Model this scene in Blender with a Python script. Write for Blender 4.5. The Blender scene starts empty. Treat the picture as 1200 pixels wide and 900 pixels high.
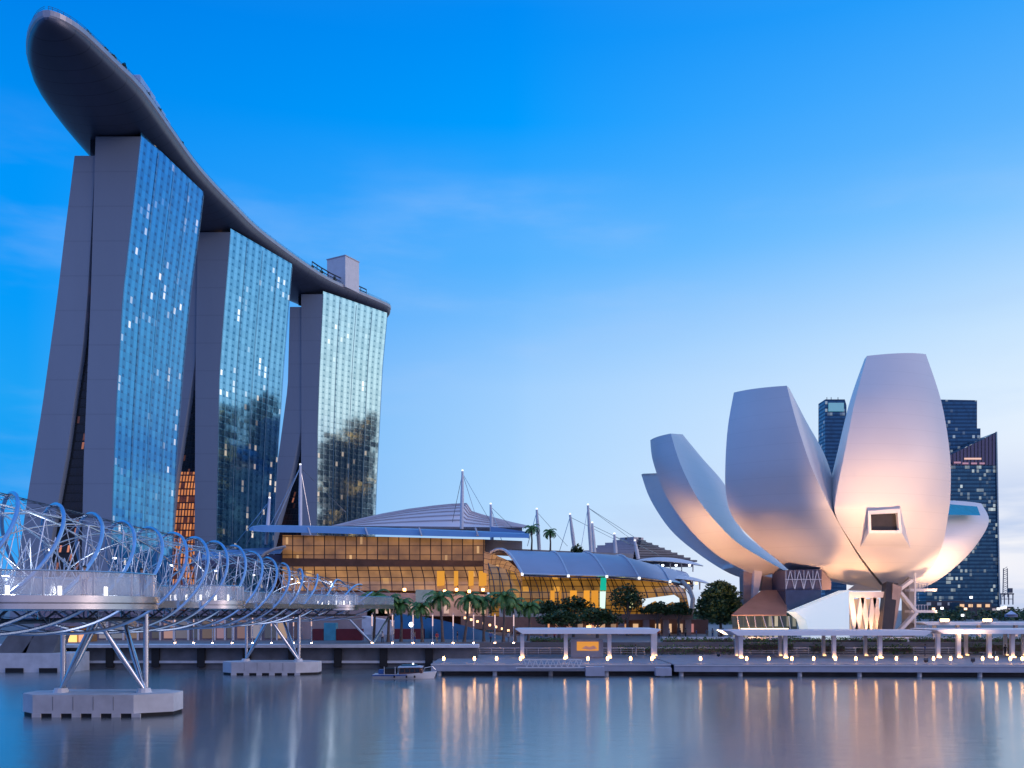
import bpy, bmesh, math, random
from mathutils import Vector, Matrix, noise
random.seed(7)
R = math.radians
S = bpy.context.scene
C = S.collection
# ------------------------------------------------------------------ camera
F, H, HY = 1100.0, 8.5, 715.0          # focal length in photo pixels, eye height, horizon row
cd = bpy.data.cameras.new("camera"); cam = bpy.data.objects.new("camera", cd); C.objects.link(cam)
cam.location = (0, 0, H); cam.rotation_euler = (R(90), 0, 0)
cd.sensor_fit = 'HORIZONTAL'; cd.sensor_width = 36; cd.lens = 36 * F / 1200
cd.shift_y = (HY - 450) / 1200; cd.clip_start = 0.5; cd.clip_end = 30000
S.camera = cam
# ------------------------------------------------------------------ world: dusk sky by direction
def lin(c):
    return tuple(((x / 255) / 12.92 if x <= 10 else ((x / 255 + .055) / 1.055) ** 2.4) for x in c)
W = bpy.data.worlds.new("World"); S.world = W; W.use_nodes = True
wn, wl = W.node_tree.nodes, W.node_tree.links
bg = wn['Background']; bg.inputs['Strength'].default_value = 1.0
tc = wn.new('ShaderNodeTexCoord'); sp = wn.new('ShaderNodeSeparateXYZ'); wl.new(tc.outputs['Generated'], sp.inputs[0])
def wmath(op, a, b=None, c=None):
    n = wn.new('ShaderNodeMath'); n.operation = op
    for i, v in enumerate((a, b, c)):
        if v is None: continue
        if isinstance(v, (int, float)): n.inputs[i].default_value = v
        else: wl.new(v, n.inputs[i])
    return n.outputs[0]
def wmap(v, a, b, c=0, d=1, smooth=True):
    n = wn.new('ShaderNodeMapRange'); n.interpolation_type = 'SMOOTHSTEP' if smooth else 'LINEAR'
    wl.new(v, n.inputs[0])
    for i, x in enumerate((a, b, c, d)): n.inputs[i + 1].default_value = x
    return n.outputs[0]
def wramp(v, stops):
    n = wn.new('ShaderNodeValToRGB'); e = n.color_ramp.elements; wl.new(v, n.inputs[0])
    while len(e) < len(stops): e.new(0.5)
    for i, (p, c) in enumerate(stops):
        e[i].position = p; e[i].color = (*lin(c), 1)
    return n.outputs[0]
def wmix(f, a, b, mode='MIX'):
    n = wn.new('ShaderNodeMix'); n.data_type = 'RGBA'; n.blend_type = mode
    if isinstance(f, (int, float)): n.inputs[0].default_value = f
    else: wl.new(f, n.inputs[0])
    for s, v in ((6, a), (7, b)):
        if isinstance(v, tuple): n.inputs[s].default_value = (*v, 1)
        else: wl.new(v, n.inputs[s])
    return n.outputs[2]
X, Y, Z = sp.outputs
hl = wmath('SQRT', wmath('ADD', wmath('MULTIPLY', X, X), wmath('MULTIPLY', Y, Y)))
saz = wmath('DIVIDE', X, wmath('MAXIMUM', hl, .001))
el = wmath('MAXIMUM', Z, 0.0)
rL = wramp(el, [(0, (80, 170, 248)), (.1, (14, 156, 244)), (.2, (30, 163, 246)), (.28, (6, 156, 250)), (.38, (0, 150, 250)), (.52, (0, 128, 234)), (.66, (60, 140, 225)), (1, (140, 170, 228))])
rC = wramp(el, [(0, (202, 222, 250)), (.1, (180, 219, 255)), (.16, (170, 214, 255)), (.23, (160, 208, 255)), (.35, (76, 177, 255)), (.46, (0, 157, 255)), (.54, (0, 141, 246)), (.68, (70, 150, 235)), (1, (140, 170, 228))])
rR = wramp(el, [(0, (252, 246, 248)), (.06, (250, 248, 251)), (.12, (238, 243, 254)), (.2, (224, 240, 255)), (.26, (200, 229, 255)), (.36, (130, 198, 255)), (.42, (92, 180, 254)), (.52, (44, 160, 252)), (.68, (90, 160, 238)), (1, (140, 170, 228))])
t1 = wmap(saz, -.46, .02, smooth=False); t2 = wmap(saz, .0, .5, smooth=False)
sky = wmix(t2, wmix(t1, rL, rC), rR)
# thin cloud streaks
mp = wn.new('ShaderNodeMapping'); wl.new(tc.outputs['Generated'], mp.inputs[0]); mp.inputs['Scale'].default_value = (1.6, 1.6, 7.0); mp.inputs['Location'].default_value = (.3, 0, .2)
nz = wn.new('ShaderNodeTexNoise'); wl.new(mp.outputs[0], nz.inputs['Vector']); nz.inputs['Scale'].default_value = 2.2; nz.inputs['Detail'].default_value = 7; nz.inputs['Roughness'].default_value = .52
cl = wmath('MULTIPLY', wmap(nz.outputs['Fac'], .48, .75), wmath('MULTIPLY', wmap(el, .46, .34), .26))
sky = wmix(cl, sky, lin((170, 205, 250)))
veil = wmath('MULTIPLY', wmath('MULTIPLY', wmap(saz, -.20, -.05), wmap(saz, .20, .02)), wmath('MULTIPLY', wmap(el, .31, .37), wmap(el, .43, .385)))
sky = wmix(wmath('MULTIPLY', veil, wmap(nz.outputs['Fac'], .36, .62, .12, .55)), sky, lin((150, 196, 252)))
mp2 = wn.new('ShaderNodeMapping'); wl.new(tc.outputs['Generated'], mp2.inputs[0]); mp2.inputs['Scale'].default_value = (2.2, 2.2, 16.0); mp2.inputs['Location'].default_value = (4.1, 2, 1.2)
nz2 = wn.new('ShaderNodeTexNoise'); wl.new(mp2.outputs[0], nz2.inputs['Vector']); nz2.inputs['Scale'].default_value = 1.6; nz2.inputs['Detail'].default_value = 5
low = wmath('MULTIPLY', wmath('MULTIPLY', wmap(nz2.outputs['Fac'], .40, .60), wmap(el, .17, .08)), wmath('MULTIPLY', t2, .9))
sky = wmix(low, sky, lin((176, 198, 236)))
# the sky behind the photographer: lavender afterglow
rB = wramp(el, [(0, (226, 200, 214)), (.15, (204, 200, 236)), (.4, (170, 186, 240)), (1, (140, 170, 228))])
rBL = wramp(el, [(0, (120, 140, 205)), (.15, (88, 128, 214)), (.4, (70, 125, 222)), (1, (140, 170, 228))])
rB = wmix(wmap(saz, -.75, .55, smooth=False), rBL, rB)
sky = wmix(wmap(Y, .15, -.35), sky, rB)
sky = wmix(wmap(Z, 0, -.05), sky, lin((60, 70, 90)))
wl.new(sky, bg.inputs['Color'])
# the last glow of the set sun, low in the west (right, behind the camera)
sd = bpy.data.lights.new("sun", 'SUN'); sd.energy = .7; sd.angle = R(24); sd.color = (1, .74, .66)
so = bpy.data.objects.new("sun", sd); C.objects.link(so)
so.rotation_euler = Vector((-.9, .26, -.30)).to_track_quat('-Z', 'Y').to_euler()
S.view_settings.view_transform = 'Standard'; S.view_settings.look = 'None'
S.view_settings.exposure = 0; S.view_settings.gamma = 1; S.view_settings.use_curve_mapping = False
S.render.engine = 'CYCLES'; S.cycles.use_denoising = True; S.cycles.max_bounces = 6
S.cycles.transparent_max_bounces = 12; S.cycles.sample_clamp_indirect = 6; S.cycles.caustics_reflective = False; S.cycles.caustics_refractive = False

# ------------------------------------------------------------------ helpers
def U(px, py, D):                      # a photo pixel at its own distance -> a point in the place
    return Vector(((px - 600) / F * D, D, H + (HY - py) / F * D))
def DZ(py, z): return (H - z) * F / (py - HY)
def lerp(a, b, t): return a + (b - a) * t
def interp(pts, v):                    # piecewise linear (key, value), keys ascending
    if v <= pts[0][0]: return pts[0][1]
    for (a, x), (b, y) in zip(pts, pts[1:]):
        if v <= b: return x + (y - x) * (v - a) / (b - a)
    return pts[-1][1]
class MB:
    def __init__(s): s.v = []; s.f = []; s.m = []; s.uv = {}
    def add(s, vs, fs, m=0, uvs=None):
        b = len(s.v); s.v += [Vector(p) for p in vs]
        for i, f in enumerate(fs):
            if uvs: s.uv[len(s.f)] = [uvs[k] for k in f]
            s.f.append([b + k for k in f]); s.m.append(m)
        return s
    def box(s, c, d, rz=0, m=0, rot=None):
        M = rot or Matrix.Rotation(rz, 3, 'Z'); c = Vector(c)
        vs = [c + M @ Vector((x * d[0] / 2, y * d[1] / 2, z * d[2] / 2)) for x in (-1, 1) for y in (-1, 1) for z in (-1, 1)]
        return s.add(vs, [(0, 1, 3, 2), (4, 6, 7, 5), (0, 4, 5, 1), (2, 3, 7, 6), (0, 2, 6, 4), (1, 5, 7, 3)], m)
    def bar(s, p, q, w, h, m=0):
        p, q = Vector(p), Vector(q); d = q - p; L = d.length
        if L < 1e-6: return s
        x = d / L; up = Vector((0, 0, 1)) if abs(x.z) < .95 else Vector((0, 1, 0))
        y = up.cross(x).normalized(); z = x.cross(y)
        M = Matrix((x, y, z)).transposed()
        return s.box((p + q) / 2, (L, w, h), 0, m, M)
    def tube(s, pts, r, n=8, m=0, cap=True):
        pts = [Vector(p) for p in pts]; k = len(pts); rings = []
        ref = None
        for i, p in enumerate(pts):
            t = (pts[min(i + 1, k - 1)] - pts[max(i - 1, 0)]).normalized()
            if ref is None:
                ref = t.cross(Vector((0, 0, 1)) if abs(t.z) < .9 else Vector((0, 1, 0))).normalized()
            ref = (ref - t * ref.dot(t)).normalized(); b = t.cross(ref)
            rr = r[i] if isinstance(r, (list, tuple)) else r
            rings.append([p + (ref * math.cos(a) + b * math.sin(a)) * rr for a in [2 * math.pi * j / n for j in range(n)]])
        vs = [v for rg in rings for v in rg]; fs = []
        for i in range(k - 1):
            for j in range(n):
                fs.append((i * n + j, i * n + (j + 1) % n, (i + 1) * n + (j + 1) % n, (i + 1) * n + j))
        if cap: fs += [tuple(range(n - 1, -1, -1)), tuple((k - 1) * n + j for j in range(n))]
        return s.add(vs, fs, m)
    def loft(s, rows, m=0, close=False, uvs=None, caps=False):
        n = len(rows[0]); vs = [p for r in rows for p in r]; fs = []
        for i in range(len(rows) - 1):
            for j in range(n if close else n - 1):
                fs.append((i * n + j, i * n + (j + 1) % n, (i + 1) * n + (j + 1) % n, (i + 1) * n + j))
        if caps: fs += [tuple(range(n - 1, -1, -1)), tuple((len(rows) - 1) * n + j for j in range(n))]
        return s.add(vs, fs, m, uvs)
    def prism(s, poly, off, m=0):
        n = len(poly); off = Vector(off); a = [Vector(p) for p in poly]; b = [p + off for p in a]
        fs = [tuple(range(n - 1, -1, -1)), tuple(range(n, 2 * n))] + [(i, (i + 1) % n, n + (i + 1) % n, n + i) for i in range(n)]
        return s.add(a + b, fs, m)
    def quad(s, a, b, c, d, m=0, uvs=None): return s.add([a, b, c, d], [(0, 1, 2, 3)], m, uvs)
    def build(s, name, mat, parent=None, smooth=False, fix=True):
        org = Vector(parent['_o']) if parent else Vector((0, 0, 0))
        me = bpy.data.meshes.new(name)
        me.from_pydata([p - org for p in s.v], [], s.f)
        for mm in (mat if isinstance(mat, (list, tuple)) else [mat]): me.materials.append(mm)
        if s.uv:
            ul = me.uv_layers.new(name='UVMap')
            for i, pl in enumerate(me.polygons):
                if i in s.uv:
                    for k, li in enumerate(pl.loop_indices): ul.data[li].uv = s.uv[i][k]
        for i, pl in enumerate(me.polygons): pl.material_index = s.m[i]; pl.use_smooth = smooth
        if fix and not s.uv:
            bm = bmesh.new(); bm.from_mesh(me); bmesh.ops.recalc_face_normals(bm, faces=bm.faces); bm.to_mesh(me); bm.free()
        if smooth:
            try: me.set_sharp_from_angle(angle=R(38))
            except Exception: pass
        o = bpy.data.objects.new(name, me); C.objects.link(o)
        if parent: o.parent = (bpy.data.objects[parent['_n']]); o['_o'] = org
        o['_n'] = o.name
        if not parent: o['_o'] = (0, 0, 0)
        return o
def tag(o, label=None, cat=None, group=None, kind=None):
    if label: o['label'] = label
    if cat: o['category'] = cat
    if group: o['group'] = group
    if kind: o['kind'] = kind
    return o
def thing(name, label, cat, loc=(0, 0, 0), group=None):
    o = bpy.data.objects.new(name, None); C.objects.link(o); o.location = loc
    o.empty_display_size = .5; o['_o'] = tuple(loc); o['_n'] = o.name
    return tag(o, label, cat, group)
def copy_tree(o, loc=None, parent=None, rz=0, sc=1, label=None):
    c = o.copy(); C.objects.link(c); c['_n'] = c.name
    if parent: c.parent = parent
    else:
        c.location = loc; c.rotation_euler = (0, 0, rz); c.scale = (sc, sc, sc); c['_o'] = tuple(loc)
        if label: c['label'] = label
    for ch in list(o.children): copy_tree(ch, parent=c)
    return c
ORD = ['first', 'second', 'third', 'fourth', 'fifth', 'sixth', 'seventh', 'eighth', 'ninth', 'tenth', 'eleventh', 'twelfth', 'thirteenth',
       'fourteenth', 'fifteenth', 'sixteenth', 'seventeenth', 'eighteenth', 'nineteenth', 'twentieth']

# ------------------------------------------------------------------ materials
def nodes(name):
    m = bpy.data.materials.new(name); m.use_nodes = True
    return m, m.node_tree.nodes, m.node_tree.links, m.node_tree.nodes['Principled BSDF']
def pmat(name, col, rough=.5, metal=0, var=.12, scale=1.0, bump=0, spec=None, stretch=(1, 1, 1)):
    m, n, l, b = nodes(name)
    t = n.new('ShaderNodeTexCoord'); mp = n.new('ShaderNodeMapping'); mp.inputs['Scale'].default_value = stretch
    l.new(t.outputs['Object'], mp.inputs[0])
    z = n.new('ShaderNodeTexNoise'); z.inputs['Scale'].default_value = scale; z.inputs['Detail'].default_value = 6
    l.new(mp.outputs[0], z.inputs['Vector'])
    r = n.new('ShaderNodeMapRange'); l.new(z.outputs['Fac'], r.inputs[0]); r.inputs[1].default_value = .3; r.inputs[2].default_value = .7
    r.inputs[3].default_value = 1 - var; r.inputs[4].default_value = 1 + var
    mx = n.new('ShaderNodeMix'); mx.data_type = 'RGBA'; mx.blend_type = 'MULTIPLY'; mx.inputs[0].default_value = 1
    mx.inputs[6].default_value = (*col, 1)
    l.new(r.outputs[0], mx.inputs[7]); l.new(mx.outputs[2], b.inputs['Base Color'])
    b.inputs['Roughness'].default_value = rough; b.inputs['Metallic'].default_value = metal
    if spec is not None: b.inputs['Specular IOR Level'].default_value = spec
    if bump:
        bp = n.new('ShaderNodeBump'); bp.inputs['Strength'].default_value = bump; bp.inputs['Distance'].default_value = .1
        l.new(z.outputs['Fac'], bp.inputs['Height']); l.new(bp.outputs[0], b.inputs['Normal'])
    return m
def joints(m, every, axis=2, dark=.82, width=.06):
    # narrow panel joints at a regular pitch along one object axis
    n, l = m.node_tree.nodes, m.node_tree.links; b = n['Principled BSDF']; src = b.inputs['Base Color'].links[0].from_socket
    t = n.new('ShaderNodeTexCoord'); sx = n.new('ShaderNodeSeparateXYZ'); l.new(t.outputs['Object'], sx.inputs[0])
    f = mth(n, l, 'LESS_THAN', mth(n, l, 'FRACT', mth(n, l, 'DIVIDE', sx.outputs[axis], every)), width)
    l.new(cmix(n, l, f, src, cmix(n, l, 1.0, src, (dark, dark, dark), 'MULTIPLY')), b.inputs['Base Color']); return m
def emat(name, col, st, base=(.5, .5, .5)):
    m, n, l, b = nodes(name)
    b.inputs['Base Color'].default_value = (*base, 1); b.inputs['Emission Color'].default_value = (*col, 1); b.inputs['Emission Strength'].default_value = st
    return m
def glassmat(name, col, alpha, rough=.08):
    m, n, l, b = nodes(name)
    b.inputs['Base Color'].default_value = (*col, 1); b.inputs['Roughness'].default_value = rough; b.inputs['Alpha'].default_value = alpha
    b.inputs['IOR'].default_value = 3.2
    return m
def mth(n, l, op, a, b=None):
    k = n.new('ShaderNodeMath'); k.operation = op
    for i, v in enumerate((a, b)):
        if v is None: continue
        if isinstance(v, (int, float)): k.inputs[i].default_value = v
        else: l.new(v, k.inputs[i])
    return k.outputs[0]
def rmap(n, l, v, a, b, c=0, d=1):
    k = n.new('ShaderNodeMapRange'); l.new(v, k.inputs[0])
    for i, x in enumerate((a, b, c, d)): k.inputs[i + 1].default_value = x
    return k.outputs[0]
def cmix(n, l, f, a, b, mode='MIX'):
    k = n.new('ShaderNodeMix'); k.data_type = 'RGBA'; k.blend_type = mode
    if isinstance(f, (int, float)): k.inputs[0].default_value = f
    else: l.new(f, k.inputs[0])
    for s, v in ((6, a), (7, b)):
        if isinstance(v, tuple): k.inputs[s].default_value = (*v, 1)
        else: l.new(v, k.inputs[s])
    return k.outputs[2]
def curtain(name, tint, dark, bay=3.0, fl=3.45, lit=.9, litcol=(1, .82, .62), litst=1.3, metal=.9, rough=.06, wob=.02, clus=(.52, .62), seed=0.0, dot=.75, slab=.14, base_em=None, em_st=0.0, pw=(.25, .8), plane=None, lk=.6, lr=.45, stripe=0):
    """glazed curtain wall: panes by UV in metres, each pane slightly tilted, some of the rooms lit"""
    m, n, l, b = nodes(name)
    uv = n.new('ShaderNodeUVMap'); s = n.new('ShaderNodeSeparateXYZ'); l.new(uv.outputs[0], s.inputs[0])
    u = mth(n, l, 'DIVIDE', s.outputs[0], bay); v = mth(n, l, 'DIVIDE', s.outputs[1], fl)
    fu, fv = mth(n, l, 'FRACT', u), mth(n, l, 'FRACT', v); iu, iv = mth(n, l, 'FLOOR', u), mth(n, l, 'FLOOR', v)
    cb = n.new('ShaderNodeCombineXYZ'); l.new(iu, cb.inputs[0]); l.new(iv, cb.inputs[1]); cb.inputs[2].default_value = seed
    wnz = n.new('ShaderNodeTexWhiteNoise'); wnz.noise_dimensions = '3D'; l.new(cb.outputs[0], wnz.inputs[0])
    rnd = wnz.outputs['Value']
    line = mth(n, l, 'MAXIMUM', mth(n, l, 'LESS_THAN', fv, slab), mth(n, l, 'LESS_THAN', fu, .09))
    dt = mth(n, l, 'MULTIPLY', mth(n, l, 'MULTIPLY', mth(n, l, 'GREATER_THAN', fu, .3), mth(n, l, 'LESS_THAN', fu, .8)), mth(n, l, 'LESS_THAN', fv, .42))
    if stripe:           # clear glass bays alternate with recessed balcony bays, each with its dark opening
        st_ = rmap(n, l, fu, .44, .54); dt = mth(n, l, 'MULTIPLY', mth(n, l, 'MULTIPLY', rmap(n, l, fu, .55, .64), rmap(n, l, fu, .92, .82)), rmap(n, l, fv, .42, .30))
        col = cmix(n, l, mth(n, l, 'MULTIPLY', dt, dot), cmix(n, l, mth(n, l, 'MULTIPLY', st_, stripe), tint, dark), dark)
    else: col = cmix(n, l, mth(n, l, 'MULTIPLY', dt, dot), tint, dark)
    col = cmix(n, l, mth(n, l, 'MULTIPLY', mth(n, l, 'GREATER_THAN', rnd, .72), .35 if not stripe else .16), col, dark)
    col = cmix(n, l, mth(n, l, 'MULTIPLY', line, lk), col, dark)
    l.new(col, b.inputs['Base Color'])
    b.inputs['Metallic'].default_value = metal
    l.new(rmap(n, l, line, 0, 1, rough, lr), b.inputs['Roughness'])
    nzc = n.new('ShaderNodeTexNoise'); nzc.inputs['Scale'].default_value = .13; nzc.inputs['Detail'].default_value = 3; l.new(cb.outputs[0], nzc.inputs['Vector'])
    wv = n.new('ShaderNodeTexNoise'); wv.inputs['Scale'].default_value = .25; wv.inputs['Detail'].default_value = 2; l.new(uv.outputs[0], wv.inputs['Vector'])
    g = n.new('ShaderNodeNewGeometry')
    va = n.new('ShaderNodeVectorMath'); va.operation = 'SUBTRACT'; l.new(wnz.outputs['Color'], va.inputs[0]); va.inputs[1].default_value = (.5, .5, .5)
    vb = n.new('ShaderNodeVectorMath'); vb.operation = 'SUBTRACT'; l.new(wv.outputs['Color'], vb.inputs[0]); vb.inputs[1].default_value = (.5, .5, .5)
    sc1 = n.new('ShaderNodeVectorMath'); sc1.operation = 'SCALE'; l.new(va.outputs[0], sc1.inputs[0]); sc1.inputs['Scale'].default_value = wob
    sc2 = n.new('ShaderNodeVectorMath'); sc2.operation = 'SCALE'; l.new(vb.outputs[0], sc2.inputs[0]); sc2.inputs['Scale'].default_value = wob * 1.6
    ad = n.new('ShaderNodeVectorMath'); l.new(sc1.outputs[0], ad.inputs[0]); l.new(sc2.outputs[0], ad.inputs[1])
    ad2 = n.new('ShaderNodeVectorMath'); l.new(ad.outputs[0], ad2.inputs[0])
    if plane: ad2.inputs[1].default_value = plane        # sheets of glass are flat: one plane for the whole wall
    else: l.new(g.outputs['Normal'], ad2.inputs[1])
    nm = n.new('ShaderNodeVectorMath'); nm.operation = 'NORMALIZE'; l.new(ad2.outputs[0], nm.inputs[0]); l.new(nm.outputs[0], b.inputs['Normal'])
    sep = n.new('ShaderNodeSeparateXYZ'); l.new(wnz.outputs['Color'], sep.inputs[0])
    on = mth(n, l, 'MULTIPLY', mth(n, l, 'GREATER_THAN', sep.outputs[1], lit), rmap(n, l, nzc.outputs['Fac'], clus[0], clus[1]))
    pane = mth(n, l, 'MULTIPLY', mth(n, l, 'GREATER_THAN', fv, .2), mth(n, l, 'MULTIPLY', mth(n, l, 'GREATER_THAN', fu, pw[0]), mth(n, l, 'LESS_THAN', fu, pw[1])))
    br = mth(n, l, 'MULTIPLY', mth(n, l, 'MULTIPLY', on, pane), rmap(n, l, sep.outputs[2], 0, 1, .35, 1.0))
    if base_em:      # dim lit rooms behind every pane
        glow = mth(n, l, 'MULTIPLY', mth(n, l, 'SUBTRACT', 1.0, line), rmap(n, l, wv.outputs['Fac'], .3, .7, .55, 1.25))
        glow = mth(n, l, 'MULTIPLY', glow, rmap(n, l, rnd, 0, 1, .75, 1.15))
        k = n.new('ShaderNodeVectorMath'); k.operation = 'SCALE'; k.inputs[0].default_value = tuple(x * em_st for x in base_em); l.new(glow, k.inputs['Scale'])
        k2 = n.new('ShaderNodeVectorMath'); k2.operation = 'SCALE'; k2.inputs[0].default_value = tuple(x * litst for x in litcol); l.new(br, k2.inputs['Scale'])
        k3 = n.new('ShaderNodeVectorMath'); l.new(k.outputs[0], k3.inputs[0]); l.new(k2.outputs[0], k3.inputs[1])
        l.new(k3.outputs[0], b.inputs['Emission Color']); b.inputs['Emission Strength'].default_value = 1
    else:
        b.inputs['Emission Color'].default_value = (*litcol, 1)
        l.new(mth(n, l, 'MULTIPLY', br, litst), b.inputs['Emission Strength'])
    return m
def gplane(N0, N1, lean):
    a, c = Vector((N0[0], N0[1], 0)), Vector((N1[0], N1[1], 0)); up = Vector((lean, 0, 190)).normalized()
    n = (c - a).normalized().cross(up).normalized()
    return n if n.x > 0 else -n
T1p, T2p, T3p = ((-155, 373.6), (-149, 427), 13), ((-143, 468), (-126, 516), 9), ((-114.5, 560), (-83, 601), 7)
M = {}
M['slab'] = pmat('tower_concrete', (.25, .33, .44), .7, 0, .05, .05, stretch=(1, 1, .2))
M['fac1'] = curtain('tower_glass_reflection_deep', (.045, .33, .66), (.008, .10, .26), lit=.84, seed=1.3, clus=(.5, .6), litst=1.1, plane=gplane(*T1p), metal=.98, lr=.10, pw=(.08, .40), lk=.16, dot=.85, bay=5.0, fl=3.3, stripe=.38)  # same glass on all towers; its dimmer reflection is painted into the tint
M['fac2'] = curtain('tower_glass_reflection_mid', (.25, .58, .80), (.035, .19, .34), lit=.82, seed=4.1, clus=(.48, .58), litst=1.0, plane=gplane(*T2p), metal=.98, lr=.10, pw=(.08, .40), lk=.16, dot=.85, bay=5.0, fl=3.3, stripe=.38, wob=.007)  # middle reflection brightness of the same glass, put into the tint
M['fac3'] = curtain('tower_glass_reflection_pale', (.76, .97, .95), (.20, .36, .42), lit=.90, seed=9.7, clus=(.5, .6), litst=1.0, plane=gplane(*T3p), metal=.98, lr=.10, pw=(.08, .40), lk=.16, dot=.85, bay=5.0, fl=3.3, stripe=.38, wob=.007)  # brightest reflection of the same glass, painted as a paler tint
M['atrium'] = curtain('atrium_glass', (.012, .02, .03), (.005, .008, .01), bay=1.6, fl=3.45, lit=.84, litcol=(1, .35, .2), litst=.7, metal=.1, rough=.15, clus=(.5, .62), seed=2.2)
M['atrium_lit'] = curtain('atrium_glass_lit', (.03, .05, .08), (.01, .012, .02), bay=1.5, fl=3.45, lit=.25, litcol=(1, .36, .10), litst=.7, metal=.1, base_em=(.22, .06, .02), em_st=.5, rough=.15, clus=(.2, .4), seed=5.2)
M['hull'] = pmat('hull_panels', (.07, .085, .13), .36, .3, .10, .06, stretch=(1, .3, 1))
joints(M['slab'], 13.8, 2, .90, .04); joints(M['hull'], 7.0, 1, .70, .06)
M['rim'] = pmat('hull_rim', (.42, .42, .46), .35, .4, .08, .3)
M['darkglass'] = pmat('dark_glass', (.02, .035, .05), .08, .3, .2, .5)
M['blade'] = pmat('facade_blade_metal', (.06, .16, .28), .4, .6)
M['white'] = pmat('white_paint', (.78, .79, .82), .45, 0, .05, .4)
M['petal'] = pmat('petal_white_panel', (.80, .79, .80), .42, 0, .03, .12)
joints(M['petal'], 2.6, 2, .955, .05)
M['steel'] = pmat('stainless_steel', (.62, .64, .68), .26, .95, .08, .8)
M['steel_blue'] = pmat('steel_tube', (.40, .56, .80), .30, .8, .1, .8)
M['steel_dark'] = pmat('dark_steel', (.10, .105, .12), .4, .7, .15, .8)
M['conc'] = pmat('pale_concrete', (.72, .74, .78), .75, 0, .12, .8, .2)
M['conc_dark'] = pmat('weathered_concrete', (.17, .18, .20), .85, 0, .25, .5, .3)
M['rubber'] = pmat('black_rubber', (.015, .015, .017), .7)
M['railglass'] = glassmat('rail_glass', (.62, .72, .85), .34)
M['louvre'] = pmat('louvre_metal', (.55, .52, .56), .4, .4, .08, .3)
M['louvre_dark'] = pmat('louvre_dark_metal', (.12, .14, .18), .45, .3, .1, .3)
M['shell'] = pmat('silver_roof', (.84, .74, .76), .45, .08, .06, .1, stretch=(1, 4, 4))
M['bluefascia'] = pmat('blue_metal_canopy', (.16, .34, .60), .4, .1, .08, .2)
M['roofpanel'] = pmat('zinc_roof', (.52, .51, .60), .42, .15, .08, .15)
M['mall_up'] = curtain('mall_glass_upper', (.22, .14, .10), (.03, .02, .02), bay=2.6, fl=2.2, lit=.93, litcol=(1, .66, .32), litst=.5, metal=.25, rough=.12, clus=(.4, .5), seed=3.3, dot=0, slab=.07, base_em=(.32, .145, .045), em_st=.72, pw=(.4, .62))
M['mall_low'] = curtain('mall_glass_lower', (.25, .16, .12), (.035, .02, .02), bay=2.6, fl=1.8, lit=.93, litcol=(1, .6, .18), litst=.9, metal=.3, rough=.12, clus=(.45, .55), seed=6.6, dot=0, slab=.09, base_em=(.44, .21, .075), em_st=.72)
M['vault'] = curtain('vault_glass', (.2, .13, .06), (.03, .02, .012), bay=2.2, fl=1.35, lit=.78, litcol=(1, .45, .05), litst=.5, metal=.2, rough=.15, clus=(.46, .6), seed=8.6, dot=0, slab=.12, base_em=(.42, .19, .03), em_st=.62)
M['brown'] = pmat('brown_soffit', (.20, .11, .07), .6, 0, .2, .4)
M['copper'] = pmat('copper_roof', (.30, .20, .17), .5, .2, .12, .4)
M['stone'] = pmat('pink_stone', (.40, .32, .31), .7, 0, .15, .5)
M['paving'] = pmat('promenade_paving', (.20, .19, .20), .6, 0, .2, .6, .1)
M['deckwood'] = pmat('pontoon_decking', (.26, .28, .33), .6, 0, .15, .8)
M['pontoon'] = pmat('pontoon_side', (.42, .46, .56), .5, .1, .1, .6)
M['cyanwall'] = pmat('blue_tiled_wall', (.10, .26, .42), .3, 0, .15, .4)
M['cream'] = pmat('cream_render', (.5, .46, .42), .7, 0, .1, .5)
M['orange_screen'] = emat('orange_screen', (1, .40, .06), .72, (.05, .03, .02))
M['leaf'] = pmat('leaf_green', (.05, .10, .03), .55, 0, .45, .7)
M['palmleaf'] = pmat('palm_leaf', (.10, .24, .06), .5, 0, .35, .9)
M['hedge'] = pmat('hedge_leaf', (.085, .17, .035), .6, 0, .5, 1.2)
M['bark'] = pmat('bark', (.16, .12, .10), .85, 0, .3, 2.0, .4)
M['lamp'] = emat('lamp_warm', (1, .46, .13), 17)
M['lamp_soft'] = emat('lamp_soft', (1, .52, .2), 3.2)
M['lamp_cool'] = emat('lamp_cool', (.75, .86, 1), 7)
M['lamp_foot'] = emat('lamp_foot', (1, .58, .3), 40)
M['lamp_faint'] = emat('lamp_faint', (.9, .93, 1), 1.6)
M['strut'] = pmat('strut_paint', (.50, .60, .76), .35, .3)
M['red'] = pmat('maroon_panel', (.18, .02, .03), .5)
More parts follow.
